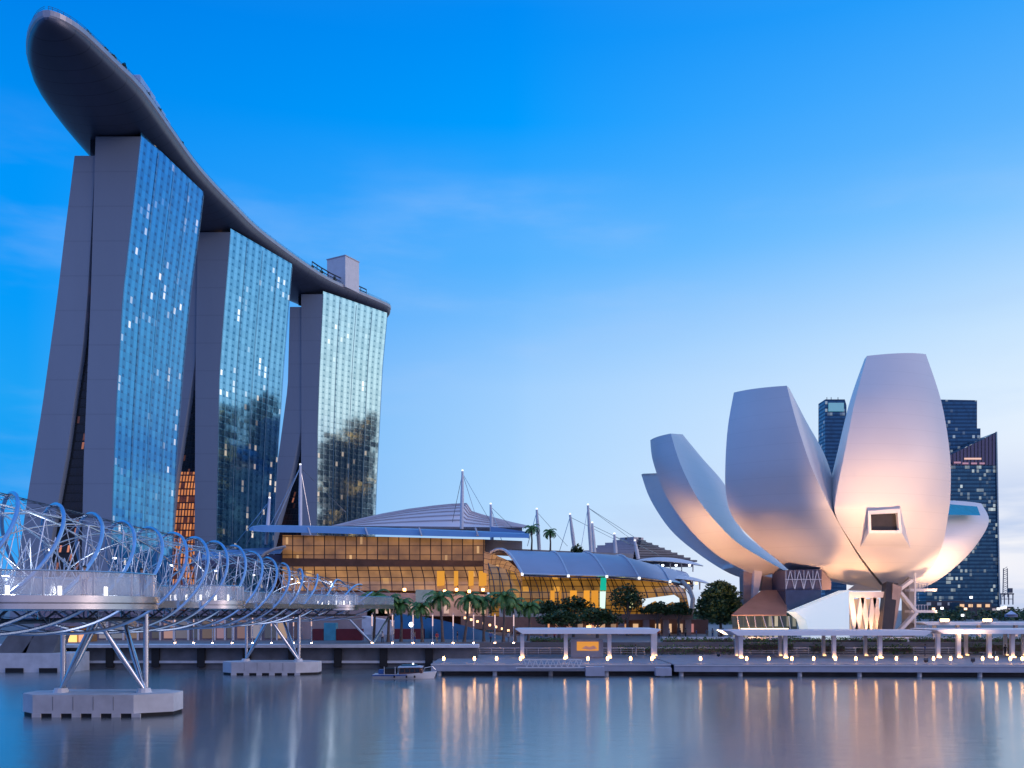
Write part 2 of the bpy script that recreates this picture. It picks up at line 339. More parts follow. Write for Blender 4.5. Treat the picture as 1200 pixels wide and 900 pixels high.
# ------------------------------------------------------------------ water and land
WTX = 1
def water_mat():
    m, n, l, b = nodes('bay_water')
    b.inputs['Base Color'].default_value = (.36, .40, .41, 1); b.inputs['IOR'].default_value = 1.5
    b.inputs['Metallic'].default_value = .75
    t = n.new('ShaderNodeTexCoord'); mp = n.new('ShaderNodeMapping'); l.new(t.outputs['Object'], mp.inputs[0]); mp.inputs['Scale'].default_value = (.55, 1.0, 1)
    z = n.new('ShaderNodeTexNoise'); l.new(mp.outputs[0], z.inputs['Vector']); z.inputs['Scale'].default_value = .9; z.inputs['Detail'].default_value = 4
    z2 = n.new('ShaderNodeTexNoise'); l.new(mp.outputs[0], z2.inputs['Vector']); z2.inputs['Scale'].default_value = .05; z2.inputs['Detail'].default_value = 3
    l.new(rmap(n, l, z2.outputs['Fac'], .35, .65, .155, .20), b.inputs['Roughness'])
    # the swell runs across the bay, so its slopes blur reflections along the line of sight and hardly sideways
    b.inputs['Anisotropic'].default_value = .93; tg = n.new('ShaderNodeCombineXYZ'); tg.inputs[WTX].default_value = 1; l.new(tg.outputs[0], b.inputs['Tangent'])
    bp = n.new('ShaderNodeBump'); bp.inputs['Strength'].default_value = .10; bp.inputs['Distance'].default_value = .25
    l.new(z.outputs['Fac'], bp.inputs['Height']); l.new(bp.outputs[0], b.inputs['Normal'])
    # calmer patches between the ripples mirror the shore more sharply
    b2 = n.new('ShaderNodeBsdfPrincipled'); b2.inputs['Metallic'].default_value = .75; b2.inputs['Base Color'].default_value = (.36, .40, .41, 1); b2.inputs['IOR'].default_value = 3.2; b2.inputs['Roughness'].default_value = .17
    l.new(bp.outputs[0], b2.inputs['Normal'])
    mx = n.new('ShaderNodeMixShader'); l.new(rmap(n, l, z2.outputs['Fac'], .35, .65, .2, .4), mx.inputs[0]); l.new(b.outputs[0], mx.inputs[1]); l.new(b2.outputs[0], mx.inputs[2])
    l.new(mx.outputs[0], n['Material Output'].inputs['Surface'])
    return m
GZ = 3.4; DK = 1.55
b = MB(); b.quad((-9000, -3000, 0), (9000, -3000, 0), (9000, 9000, 0), (-9000, 9000, 0)); tag(b.build('water', water_mat()), kind='structure')
# land: promenade level behind the quay
edge = [(-9000, 139), (-120, 139), (-14, 139), (-8, 149), (400, 149), (500, 300), (9000, 500)]
b = MB(); b.add([(x, y, GZ) for x, y in edge] + [(9000, 12000, GZ), (-9000, 12000, GZ)], [tuple(range(len(edge) + 2))])
b.add([(x, y, GZ) for x, y in edge] + [(x, y, -2) for x, y in edge], [(i, i + 1, len(edge) + i + 1, len(edge) + i) for i in range(len(edge) - 1)])
tag(b.build('ground', M['paving']), kind='structure')
# quay wall in front of the left promenade
q = thing('quay_wall', 'long dark weathered concrete quay wall behind the boat and bridge', 'quay wall', (-60, 136, 0))
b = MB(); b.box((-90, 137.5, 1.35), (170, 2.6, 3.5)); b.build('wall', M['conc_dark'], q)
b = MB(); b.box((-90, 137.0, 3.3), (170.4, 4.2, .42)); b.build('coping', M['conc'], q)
for i in range(16):
    b = MB(); b.box((-12 - i * 6.6, 135.95, 1.6), (1.1, .5, 2.7)); b.build('fender_post', M['rubber'], q)
b = MB(); b.box((-90, 136.0, 1.0), (170.2, .35, .35)); b.build('ledge', M['conc'], q)

# ------------------------------------------------------------------ hotel towers
def tower(label, D1, D2, WR, WL, ER, EL, FR, fac, atrium, lowlit=None, ztop=197.0):
    def zp(y, D): return H + (HY - y) / F * D
    base = U(WR[-1][0], HY + (H - GZ) * F / D1, D1); base.z = GZ
    T = thing('hotel_tower', label, 'tower', base)
    def edge(poly, D): return sorted([(zp(y, D), (x - 600) / F * D) for x, y in poly])
    wr, wl_, er, el_, fr = edge(WR, D1), edge(WL, D1), edge(ER, D1), edge(EL, D1), edge(FR, D2)
    N = 26
    zs = [GZ + (ztop - GZ) * i / N for i in range(N + 1)]
    dx = [interp(fr, z) - interp(wr, z) for z in zs]; dD = D2 - D1
    def shell(lx, rx, zz, d0, skip_right):
        bm_ = MB(); rows = []
        for i, z in enumerate(zz):
            k = min(i, N); l_, r_ = interp(lx, z), interp(rx, z)
            rows.append([Vector((r_ + dx[k], D2, z)), Vector((l_ + dx[k], D2, z)), Vector((l_, D1 + d0, z)), Vector((r_, D1 + d0, z))])
        bm_.loft(rows, close=not skip_right)
        n = len(rows) - 1; bm_.add(rows[n], [(0, 1, 2, 3)])
        return bm_
    shell(wl_, wr, zs, 0, True).build('front_leg', M['slab'], T)
    ez = [z for z in zs if z <= ztop - 4]; shell(el_, er, ez, .4, False).build('rear_leg', M['slab'], T)
    # the glazed west face, a touch taller than the leg
    g = MB(); L = math.hypot(dx[-1], dD); rows, uvs = [], []
    zz = zs + [ztop + 1.8]
    nb = 8
    for i, z in enumerate(zz):
        k = min(i, N); rows.append([Vector((interp(wr, min(z, ztop)) + dx[k] * j / nb + .05, D1 + dD * j / nb, z)) for j in range(nb + 1)])
        uvs += [(L * j / nb, z) for j in range(nb + 1)]
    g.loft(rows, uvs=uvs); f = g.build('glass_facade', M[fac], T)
    g = MB()                           # slim vertical blades on the facade
    for j in range(0, 21, 5):
        t = j / 20
        g.tube([(interp(wr, z) + dx[k] * t + .3, D1 + dD * t, z) for k, z in list(enumerate(zs))[::2]], .09, 4)
    g.build('facade_blade', M['blade'], f)
    # glazing that closes the slot between the legs
    g = MB(); rows, uvs = [], []
    for z in [zz_ for zz_ in zs if zz_ < ztop - 8]:
        a, c = interp(er, z) - 1.0, interp(wl_, z) + 1.0
        rows.append([Vector((a, D1 + 3, z)), Vector((c, D1 + 3, z))]); uvs += [(0, z), (c - a, z)]
    cut = len(rows) if not lowlit else lowlit
    g.loft(rows[:cut] if lowlit else rows, uvs=(uvs[:cut * 2] if lowlit else uvs)); g.build('atrium_glazing', M['atrium_lit' if lowlit else atrium], T)
    if lowlit:
        g = MB(); g.loft(rows[cut - 1:], uvs=uvs[(cut - 1) * 2:]); g.build('atrium_glazing', M[atrium], T)
    # recessed plant storey under the sky deck
    g = MB(); a, c = interp(el_, ztop - 6) + 4, interp(wr, ztop) - 5
    o = Vector((dx[-1], dD, 0))
    p = [Vector((a, D1 + 5, ztop - 5)), Vector((c, D1 + 5, ztop - 5)), Vector((c, D1 + 5, ztop - 5)) + o * .9, Vector((a, D1 + 5, ztop - 5)) + o * .9]
    g.prism(p, (0, 0, 8)); g.build('plant_storey', M['darkglass'], T)
    g = MB(); g.bar((c - 6, D1 + 4.6, ztop + .6), (c - .5, D1 + 4.6, ztop + .6), .3, .3); g.build('roof_lamp', M['lamp_soft'] if lowlit else M['steel'], T)
    return T
tower('nearest hotel tower, glass face reflecting deep blue, under the bow of the sky deck', 373.6, 427,
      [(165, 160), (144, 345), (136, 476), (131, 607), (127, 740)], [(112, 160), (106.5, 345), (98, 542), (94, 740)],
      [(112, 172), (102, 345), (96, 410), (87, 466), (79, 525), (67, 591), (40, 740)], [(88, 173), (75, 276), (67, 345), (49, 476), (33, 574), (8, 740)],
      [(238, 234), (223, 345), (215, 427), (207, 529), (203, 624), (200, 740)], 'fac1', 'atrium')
tower('middle hotel tower with orange lit atrium slot and glass face reflecting teal', 468, 516,
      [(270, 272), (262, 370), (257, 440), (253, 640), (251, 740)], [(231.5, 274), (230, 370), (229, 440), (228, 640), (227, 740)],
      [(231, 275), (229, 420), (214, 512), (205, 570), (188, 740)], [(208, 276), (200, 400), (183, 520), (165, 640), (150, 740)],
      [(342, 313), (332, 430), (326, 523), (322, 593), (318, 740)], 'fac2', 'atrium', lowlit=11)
tower('farthest hotel tower with glass face reflecting pale silvery green', 560, 601,
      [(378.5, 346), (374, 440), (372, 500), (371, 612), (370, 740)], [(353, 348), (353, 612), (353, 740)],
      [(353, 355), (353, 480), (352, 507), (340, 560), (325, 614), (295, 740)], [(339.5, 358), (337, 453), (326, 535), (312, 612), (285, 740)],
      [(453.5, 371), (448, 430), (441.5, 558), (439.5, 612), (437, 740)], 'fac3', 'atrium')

# ------------------------------------------------------------------ sky deck on the towers
ctr = [(-152, 306.5, .8), (-152, 308, 3.2), (-152.2, 311, 5.8), (-152.8, 316, 8.8), (-154.5, 325, 12.5), (-156, 335, 15.6), (-157, 350, 18.7),
       (-158.3, 380, 20), (-158.0, 415, 20), (-153.5, 455, 19.6), (-146.5, 494, 19), (-127, 557, 19), (-104.5, 594, 18.6), (-95, 609, 18.2), (-91.5, 614.5, 15.5), (-90, 617, 11)]
ctr = [(x * 1.0128, y * 1.0128, h) for x, y, h in ctr]
fine = []
for i in range(len(ctr) - 1):          # Catmull-Rom through the stations
    p0, p1, p2, p3 = [Vector(ctr[max(0, min(len(ctr) - 1, i + k))]) for k in (-1, 0, 1, 2)]
    n = max(2, int((p2 - p1).length / 6))
    for j in range(n):
        t = j / n
        fine.append(.5 * ((2 * p1) + (p2 - p0) * t + (2 * p0 - 5 * p1 + 4 * p2 - p3) * t * t + (3 * p1 - p0 - 3 * p2 + p3) * t ** 3))
fine.append(Vector(ctr[-1]))
SK = thing('sky_deck', 'long boat shaped sky deck resting across the three hotel towers', 'sky deck', (-157, 373, 197))
hull, rim, deck = [], [], []
deckpos = []
for i, p in enumerate(fine):
    a, c = fine[max(0, i - 1)], fine[min(len(fine) - 1, i + 1)]
    t = Vector((c.x - a.x, c.y - a.y, 0)).normalized(); nrm = Vector((t.y, -t.x, 0))
    o = Vector((p.x, p.y, 0)); h = p.z; drop = 7.2 * min(1, (h / 18) ** .7)
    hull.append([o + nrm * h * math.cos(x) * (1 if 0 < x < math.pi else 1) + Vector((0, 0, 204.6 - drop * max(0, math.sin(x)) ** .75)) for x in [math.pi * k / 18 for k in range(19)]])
    rim.append([o + nrm * (h) + Vector((0, 0, 204.6)), o + nrm * (h + .5) + Vector((0, 0, 205.2)), o + nrm * (h + .5) + Vector((0, 0, 206.9)), o + nrm * (h - .4) + Vector((0, 0, 207.0)),
                o - nrm * (h - .4) + Vector((0, 0, 207.0)), o - nrm * (h + .5) + Vector((0, 0, 206.9)), o - nrm * (h + .5) + Vector((0, 0, 205.2)), o - nrm * h + Vector((0, 0, 204.6))])
    deckpos.append((o, nrm, h))
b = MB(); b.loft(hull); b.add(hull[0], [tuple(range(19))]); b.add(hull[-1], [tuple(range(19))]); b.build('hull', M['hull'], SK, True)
b = MB(); b.loft(rim); b.add(rim[0], [tuple(range(8))]); b.add(rim[-1], [tuple(range(8))]); b.build('deck_rim', M['rim'], SK)
b = MB()
for s in (1, -1):
    for zz in (208.2, 207.6):
        b.tube([o + n * s * (h - .2) + Vector((0, 0, zz)) for o, n, h in deckpos], .07, 4)
for k in range(0, len(deckpos), 1):
    o, n, h = deckpos[k]
    b.bar(o + n * (h - .2) + Vector((0, 0, 206.9)), o + n * (h - .2) + Vector((0, 0, 208.2)), .1, .1)
b.build('railing', M['steel_dark'], SK)
def deckpt(D, off):
    o, n, h = min(deckpos, key=lambda q: abs(q[0].y - D)); return o + n * (h - off) + Vector((0, 0, 207)), n
# lift core at the stern, glass pavilion near the bow, pergola on the stern deck
c = U(401, 330, 578); c.z = 0
b = MB(); b.box((c.x, 581, 215), (14.5, 13, 19), R(-30)); o = b.build('lift_core', M['white'], SK)
b = MB(); b.box((c.x, 581, 224.7), (15.2, 13.7, .5), R(-30)); b.build('coping', M['louvre'], o)
b = MB()
for k in range(9):
    p, n = deckpt(358 + k * 4.2, 3.5 + .2 * k); b.box((p.x, p.y, 210 + .1 * k), (4, 4.6, 6 - .35 * abs(k - 3)))
b.build('glass_pavilion', glassmat('pavilion_glass', (.55, .65, .85), .55), SK)
b = MB()
for k in range(12):
    p, n = deckpt(556 + k * 4.2, 2.2); b.bar(p, p + Vector((0, 0, 5.0 - .1 * k)), .35, .35)
b.tube([deckpt(556 + k * 4.2, 2.2)[0] + Vector((0, 0, 5.0 - .1 * k)) for k in range(12)], .4, 5)
b.tube([deckpt(556 + k * 4.2, 2.2)[0] + Vector((0, 0, 3.0 - .1 * k)) for k in range(12)], .25, 5)
b.build('pergola', M['steel_dark'], SK)
b = MB(); b.tube([deckpt(400 + k * 20, 0)[0] + Vector((0, 0, -1.2)) for k in range(3)], .01, 3)

# ------------------------------------------------------------------ foliage builders
def leaf_cloud(blobs, n, size, seed, flat=.6):
    rnd = random.Random(seed); b = MB()
    tot = sum(r[0] * r[1] * r[2] for _, r in blobs)
    for c, r in blobs:
        for _ in range(max(6, int(n * r[0] * r[1] * r[2] / tot))):
            d = Vector((rnd.gauss(0, 1), rnd.gauss(0, 1), rnd.gauss(0, 1))).normalized() * (rnd.random() ** .45)
            p = Vector(c) + Vector((d.x * r[0], d.y * r[1], d.z * r[2]))
            u = Vector((rnd.gauss(0, 1), rnd.gauss(0, 1), rnd.gauss(0, flat))).normalized(); w = u.cross(Vector((rnd.gauss(0, 1), rnd.gauss(0, 1), rnd.gauss(0, 1)))).normalized()
            s = size * rnd.uniform(.6, 1.5)
            b.add([p - u * s, p + w * s * .55, p + u * s, p - w * s * .55], [(0, 1, 2, 3)])
    return b
def palm(label, loc, hgt, group, nf=17, seed=1):
    T = thing('palm_tree', label, 'palm tree', loc, group); x0 = Vector(loc); rnd = random.Random(seed)
    top = x0 + Vector((rnd.uniform(-.75, .75), rnd.uniform(-.4, .4), hgt * rnd.uniform(.95, 1.05)))
    b = MB(); b.tube([x0, lerp(x0, top, .1), lerp(x0, top, .5) + Vector((.12, 0, 0)), lerp(x0, top, .92), top], [.34, .24, .2, .19, .26], 9); b.build('trunk', M['bark'], T, True)
    b = MB()
    for k in range(nf):
        a = 2.39996 * k + rnd.uniform(-.2, .2); el_ = lerp(1.25, -.25, k / nf) + rnd.uniform(-.1, .1); L = hgt * rnd.uniform(.42, .54)
        d = Vector((math.cos(a), math.sin(a), 0)); side = Vector((-d.y, d.x, 0)); pts = []
        p = Vector(top); e = el_
        for s in range(9):
            pts.append(Vector(p)); p = p + (d * math.cos(e) + Vector((0, 0, math.sin(e)))) * L / 8; e -= .22 + .03 * s
        b.tube(pts, [.045] * 8 + [.015], 4)
        for s in range(1, 9):
            for q in (0, .5):
                c = lerp(pts[s - 1], pts[s], q) if s else pts[0]; fw = (pts[s] - pts[s - 1]).normalized(); ll = L * .30 * math.sin(math.pi * min(1, (s + q) / 9.2) ** .7) + .12
                for sg in (-1, 1):
                    tip = c + side * sg * ll * .8 + fw * ll * .55 + Vector((0, 0, -ll * .42))
                    b.add([c, c + fw * .24, tip], [(0, 1, 2)])
    b.build('crown', M['palmleaf'], T, fix=False)
    return T
def tree(label, loc, blobs, n, size, seed, cat='tree', name='tree', group=None, trunk_h=None):
    T = thing(name, label, cat, loc, group); x0 = Vector(loc); rnd = random.Random(seed)
    b = MB(); top = sum((Vector(c) for c, _ in blobs), Vector()) / len(blobs)
    b.tube([x0, lerp(x0, top, .4), lerp(x0, top, .9)], [.32, .24, .12], 8)
    for c, r in blobs[:6]: b.tube([lerp(x0, top, .45), lerp(lerp(x0, top, .6), Vector(c), .5), c], [.16, .1, .04], 6)
    b.build('trunk', M['bark'], T, True)
    leaf_cloud(blobs, n, size, seed).build('crown', M['leaf'], T, fix=False)
    return T
# small palms and bushes on the sky deck
for i in range(18):
    D = 326 + i * 6.2 + random.uniform(-1.5, 1.5) if i < 14 else 552 + (i - 14) * 13
    p, n = deckpt(D, 2.2); hh = random.uniform(2.2, 4.2)
    tag(leaf_cloud([((p.x, p.y, p.z + hh * .55), (1.2, 1.6, hh * .5)), ((p.x, p.y, p.z + hh * .8), (.9, 1.2, hh * .35))], 90, .42, i).build('roof_bush', M['leaf'], fix=False),
        f'small dark roof garden bush, {ORD[i]} along the sky deck rail from the bow', 'bush', 'bushes along the sky deck rail')

# ------------------------------------------------------------------ lotus museum
AXD = 176.0
MU = thing('lotus_museum', 'white lotus shaped museum with rising petals beside the promenade', 'museum', (62, 165, GZ))
def petal(rows, bulge, mat='petal', nf=10, thick=8, name='petal', label=None):
    # rows: (L, R, Li or None, Ri or None), each point (px, py, distance); resampled along the petal
    P = []
    for L, Rr, Li, Ri in rows:
        a, b_ = U(*L), U(*Rr)
        ax = Vector(((985 - 600) / F * AXD, AXD, a.z))
        li = U(*Li) if Li else a + (ax - a).normalized() * thick
        ax.z = b_.z
        ri = U(*Ri) if Ri else b_ + (ax - b_).normalized() * thick
        P.append((a, b_, ri, li))
    out = []; k = 5
    for i in range(len(P) - 1):
        q = [P[max(0, min(len(P) - 1, i + d))] for d in (-1, 0, 1, 2)]
        for j in range(k + (1 if i == len(P) - 2 else 0)):
            t = j / k
            out.append([.5 * ((2 * q[1][c]) + (q[2][c] - q[0][c]) * t + (2 * q[0][c] - 5 * q[1][c] + 4 * q[2][c] - q[3][c]) * t * t + (3 * q[1][c] - q[0][c] - 3 * q[2][c] + q[3][c]) * t ** 3) for c in range(4)])
    rings = []
    for a, b_, ri, li in out:
        w = (b_ - a); up = Vector((0, 0, 1)); nr = w.cross(up).normalized()
        if nr.y > 0: nr = -nr
        front = [a + w * (s / nf) + nr * (bulge * w.length * 4 * (s / nf) * (1 - s / nf)) for s in range(nf + 1)]
        wi = (ri - li); back = [ri - wi * (s / 4) + nr * (bulge * .5 * wi.length * 4 * (s / 4) * (1 - s / 4)) for s in range(5)]
        rings.append(front + back)
    b = MB(); b.loft(rings, close=True, caps=True)
    o = b.build(name, M[mat], MU, True)
    if label: o['label'] = label
    return o
petal([((1016, 417, 156), (1085, 415, 160), (1013, 421, 163), None), ((1002, 470, 150), (1103, 470, 156), (996, 470, 160), None), ((990, 530, 147), (1113, 530, 153), (982, 527, 160), None),
       ((980, 580, 147), (1114, 575, 153), (975, 560, 160), None), ((979.5, 604, 148), (1111, 605, 154), (974, 592, 158), None), ((996, 633, 152), (1104, 640, 157), (996, 628, 160), None),
       ((1016, 662, 158), (1090, 668, 163), (1016, 655, 166), None), ((1041, 692, 168), (1066, 691, 170), (1040, 684, 172), (1062, 684, 174))], .10, label='tallest petal, with a square window box near its foot')
petal([((860, 460, 158), (922, 452, 150), None, (925, 455, 156)), ((853, 500, 155), (934, 497, 147), None, (945, 494, 158)), ((850, 545, 153), (950, 545, 146), None, (965, 530, 159)),
       ((851, 580, 153), (966, 580, 147), None, (976, 562, 160)), ((860, 608, 154), (977, 602, 148.4), None, (981, 590, 158)), ((886, 636, 159), (995, 634, 152.6), None, (999, 626, 161)),
       ((912, 657, 164), (1013, 662, 158.4), None, (1016, 655, 166)), ((925, 669, 168), (1036.6, 691.5, 168.3), None, (1038, 684, 173))], .085, label='broad petal left of the tallest one')
petal([((762, 516, 168), (786, 508, 160), (765, 514.5, 177), (800, 509, 170)), ((765, 540, 166), (797, 543, 157), None, (823, 537, 172)), ((778, 576, 164), (815, 580, 155), None, (848, 566, 173)),
       ((797, 606, 163), (836, 608, 155.5), None, (859, 593, 172)), ((819, 632, 164), (863, 635, 158), None, (870, 622, 170)), ((847, 655, 167), (893, 654, 163), None, (895, 643, 171)),
       ((888, 676, 171), (921.5, 670, 168.2), (892, 672, 176), (924, 664, 174))], .07, label='low outward leaning petal on the left')
petal([((751.5, 556, 230), (775, 554, 182), (754, 555, 236), (776, 554, 190)), ((762, 585, 226), (790, 583, 181), None, None), ((785, 620, 214), (815, 617, 180), None, None),
       ((817, 648, 202), (842, 645, 179), None, None), ((855, 672, 186), (870, 668, 177), None, None), ((886, 681, 175), (900, 678, 174), None, None)], .06, thick=7, label='lowest petal at the far left, in blue shade')
petal([((1095, 586, 174), (1150, 590, 178), None, None), ((1094, 602, 169), (1159, 611, 174), None, None), ((1088, 630, 164), (1143, 640, 170), None, None),
       ((1080, 655, 164), (1121, 663, 168), None, None), ((1068, 675, 166), (1096, 682, 169), None, None), ((1050, 691, 169), (1072, 692, 171), None, None)], .09, thick=9, label='low petal on the right with a blue skylight')
b = MB(); b.quad(U(1104, 590, 168), U(1145, 593.5, 171.5), U(1149, 604, 169), U(1108, 603, 164.4)); b.build('skylight', pmat('skylight_glass', (.05, .36, .42), .08, .4), MU)
# bowl that joins the petals
b = MB(); cx = (1012 - 600) / F * AXD
prof = [(2, 13.2), (6, 14), (9, 17), (10.5, 21), (11, 24)]
b.loft([[Vector((cx + r * math.cos(2 * math.pi * k / 40), AXD + r * .55 * math.sin(2 * math.pi * k / 40) + 1, z)) for k in range(40)] for r, z in prof], close=True, caps=True); b.build('bowl', M['petal'], MU, True)
# window box in the tallest petal
wb = MB(); Dw = 146.6
o4 = [U(1017, 599, Dw), U(1055, 596, Dw + 1), U(1057, 625, Dw + 1), U(1018, 625, Dw)]
i4 = [U(1020.5, 602.5, Dw), U(1052, 601, Dw + .9), U(1053.5, 621.5, Dw + .9), U(1021, 621.5, Dw)]
bk = [U(1017, 597, 151), U(1057, 594, 152), U(1067, 643, 154), U(1008, 641, 153)]
rec = [p + Vector((0, .9, 0)) for p in i4]
wb.add(o4 + i4 + bk + rec, [(i, (i + 1) % 4, 4 + (i + 1) % 4, 4 + i) for i in range(4)] + [(i, (i + 1) % 4, 8 + (i + 1) % 4, 8 + i) for i in range(4)] + [(4 + i, 4 + (i + 1) % 4, 12 + (i + 1) % 4, 12 + i) for i in range(4)])
w = wb.build('window_box', M['petal'], MU)
b = MB(); b.quad(*[p + Vector((0, .8, 0)) for p in i4]); b.build('pane', pmat('smoked_glass', (.035, .03, .03), .12, 0), w)
# base: pier, sloped roof, lattice box, glass box, wedge wall, struts, column, stair
def flat(px, D, back, name, mat, parent=MU, smooth=False):
    b = MB(); b.prism([U(x, y, D) for x, y in px], (0, back, 0)); return b.build(name, mat, parent)
flat([(871, 669), (884, 672), (884, 700), (872, 716)], 170, 3, 'side_pier', M['stone'])
flat([(884, 668), (894, 668), (889, 694), (882, 702)], 168.6, 4, 'side_pier', M['petal'])
b = MB(); b.add([U(857, 720.5, 158), U(922, 720.5, 158), U(922, 691, 167), U(892, 692, 167), U(857, 721.6, 158), U(922, 721.6, 158), U(922, 693, 172), U(892, 694, 172)],
      [(0, 1, 2, 3), (0, 4, 5, 1), (1, 5, 6, 2), (2, 6, 7, 3), (3, 7, 4, 0), (4, 7, 6, 5)]); b.build('lower_roof', M['copper'], MU)
flat([(894, 675), (921, 680), (921, 692), (892, 692)], 171, 5, 'recess_wall', M['stone'])
LB = flat([(920, 668), (963, 667), (963, 691), (920, 691)], 162, 8, 'lattice_box', pmat('lattice_screen', (.10, .10, .17), .4, .3))
b = MB()
for k in range(4):
    x0 = 921 + k * 10.5
    b.bar(U(x0, 690, 161.8), U(x0 + 5, 668, 161.8), .14, .14); b.bar(U(x0 + 5, 668, 161.8), U(x0 + 10, 690, 161.8), .14, .14); b.bar(U(x0, 668.5, 161.8), U(x0, 690.5, 161.8), .12, .12)
b.bar(U(920, 679, 161.7), U(963, 679, 161.7), .12, .12)
b.build('lattice', M['steel'], LB)
flat([(963, 667), (974, 681), (974, 691), (963, 691)], 163, 5, 'lattice_box', M['stone'])
flat([(920.5, 691.3), (962, 691.3), (962, 704), (932, 716), (921, 713)], 161.4, 8, 'glass_box', pmat('navy_glass', (.03, .06, .15), .12, .4))
wm = emat('white_wedge_painted_glow', (.78, .93, 1), .5, (.7, .76, .8))  # white wall, not a lamp; its brightness is put in as emission
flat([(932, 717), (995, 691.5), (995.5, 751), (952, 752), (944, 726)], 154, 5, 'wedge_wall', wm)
# glazed ground floor with raking mullions and a lit interior
g = MB(); g.quad(U(857, 722, 159), U(934, 722, 159), U(934, 752, 159), U(860, 752, 159), uvs=[(0, 9), (22, 9), (22, 0), (1, 0)])
gf = g.build('ground_floor_glazing', curtain('museum_ground_glass', (.05, .09, .11), (.02, .03, .035), bay=2.0, fl=4.5, lit=.45, litcol=(1, .85, .6), litst=.55, metal=.3, clus=(.2, .4), dot=0, seed=3), MU)
g = MB()
for k in range(7): g.bar(U(864 + k * 10, 722, 158.7), U(868 + k * 10 + (k % 2) * 5, 752, 158.7), .14, .14)
g.build('mullion', M['steel'], gf)
g = MB(); g.box(U(896, 739, 158.6), (8, .3, .8)); g.build('lit_counter', emat('counter_light', (1, .82, .5), 2.2), gf)
# peach lattice struts
peach = M['petal']; zt, zb = 697, 752
for xa, xb in ((996, 1010), (1010, 1024), (1024, 1038)):
    b = MB(); b.bar(U(xa, zt, 160), U((xa + xb) / 2, zb - 8, 160), .8, .8); b.bar(U((xa + xb) / 2, zb - 8, 160), U(xb, zt, 160), .8, .8); b.build('raking_strut', peach, MU)
b = MB(); b.bar(U(994, 697, 160), U(1042, 697, 160), 1.2, 1.0); b.build('ring_beam', peach, MU)
flat([(998, 702), (1030, 702), (1030, 745), (998, 745)], 172, 1, 'lit_lobby', emat('lobby_glow', (1, .55, .25), .55))
b = MB(); b.bar(U(1036, 752, 158), U(1043, 684, 160), 1.9, 1.9); b.build('black_column', pmat('black_cladding', (.03, .028, .035), .35), MU)
flat([(1047, 684), (1057, 688), (1052, 720), (1045, 752), (1040, 752)], 158.5, 2.5, 'stair_wall', M['stone'])
ST = flat([(1065, 676), (1072, 680), (1072, 752), (1065, 752)], 163, 3, 'stair_tower', M['cream'])
for i, (ya, yb, xa, xb) in enumerate(((692, 680, 1052, 1068), (716, 694, 1072, 1054), (741, 718, 1052, 1073))):
    b = MB(); b.bar(U(xa, ya, 160), U(xb, yb, 160), 1.4, .5); b.build('stair_flight', M['white'], ST)
for y in (691.5, 716.5, 741):
    b = MB(); b.box(U(1079, y, 161), (4.4, 2.6, .45)); ld = b.build('landing', M['white'], ST)
    b = MB()
    for k in range(5): b.bar(U(1073 + k * 3.5, y - 1, 160.2), U(1073 + k * 3.5, y - 7.5, 160.2), .07, .07)
    b.bar(U(1072, y - 7.5, 160.2), U(1088, y - 7.5, 160.2), .08, .08); b.build('handrail', M['steel'], ld)
b = MB(); b.bar(U(1072.5, 672, 159.6), U(1072.5, 749, 159.6), .22, .22); b.build('stair_post', M['white'], ST)

def floodlight(label, px, D, z, target, power, col, size=55, blend=.9):
    p = Vector(((px - 600) / F * D, D, z)); T = thing('floodlight', label, 'floodlight', p, 'floodlights washing the museum petals')
    d = (target - p).normalized()
    b = MB(); b.bar(p + Vector((0, 0, -.0)), p + Vector((0, 0, .35)), .12, .12); b.build('stand', M['steel_dark'], T)
    b = MB(); b.bar(p + Vector((0, 0, .45)) - d * .3, p + Vector((0, 0, .45)) + d * .12, .5, .4); b.build('housing', M['steel_dark'], T)
    b = MB(); b.bar(p + Vector((0, 0, .45)) + d * .13, p + Vector((0, 0, .45)) + d * .15, .42, .34); b.build('lens', emat('flood_lens', col, 2), T)
    ld = bpy.data.lights.new('flood', 'SPOT'); ld.energy = power; ld.color = col; ld.spot_size = R(size); ld.spot_blend = blend; ld.shadow_soft_size = 1.2
    lo = bpy.data.objects.new('flood_beam', ld); C.objects.link(lo); lo.parent = T
    lo.location = Vector((0, 0, .45)) + d * .4; lo.rotation_euler = d.to_track_quat('-Z', 'Y').to_euler()
WARM = (1, .56, .30)
floodlight('floodlight on the pontoon edge facing the tallest petal', 1085, 124, DK, U(1052, 550, 148), 88000, WARM, 52, 1)
floodlight('floodlight on the pontoon edge facing the low right petal', 1140, 124, DK, U(1120, 630, 165), 60000, WARM, 40, 1)
floodlight('floodlight on the quay below the tallest petal', 1050, 150.5, GZ, U(1090, 650, 160), 3000, WARM, 110, 1)
floodlight('floodlight on the quay right of the wedge wall', 1003, 156.5, GZ, U(985, 660, 160), 9000, (1, .48, .22), 100, 1)
floodlight('floodlight beside the sloped copper roof', 842, 140, DK, U(838, 632, 160), 62000, (1, .52, .25), 44, 1)
floodlight('floodlight on the quay before the copper roof', 885, 151, GZ, U(900, 650, 164), 10000, (1, .46, .2), 110, 1)
floodlight('floodlight under the lattice struts', 1024, 157.5, GZ, U(1022, 690, 164), 1600, (1, .46, .2), 140, 1)

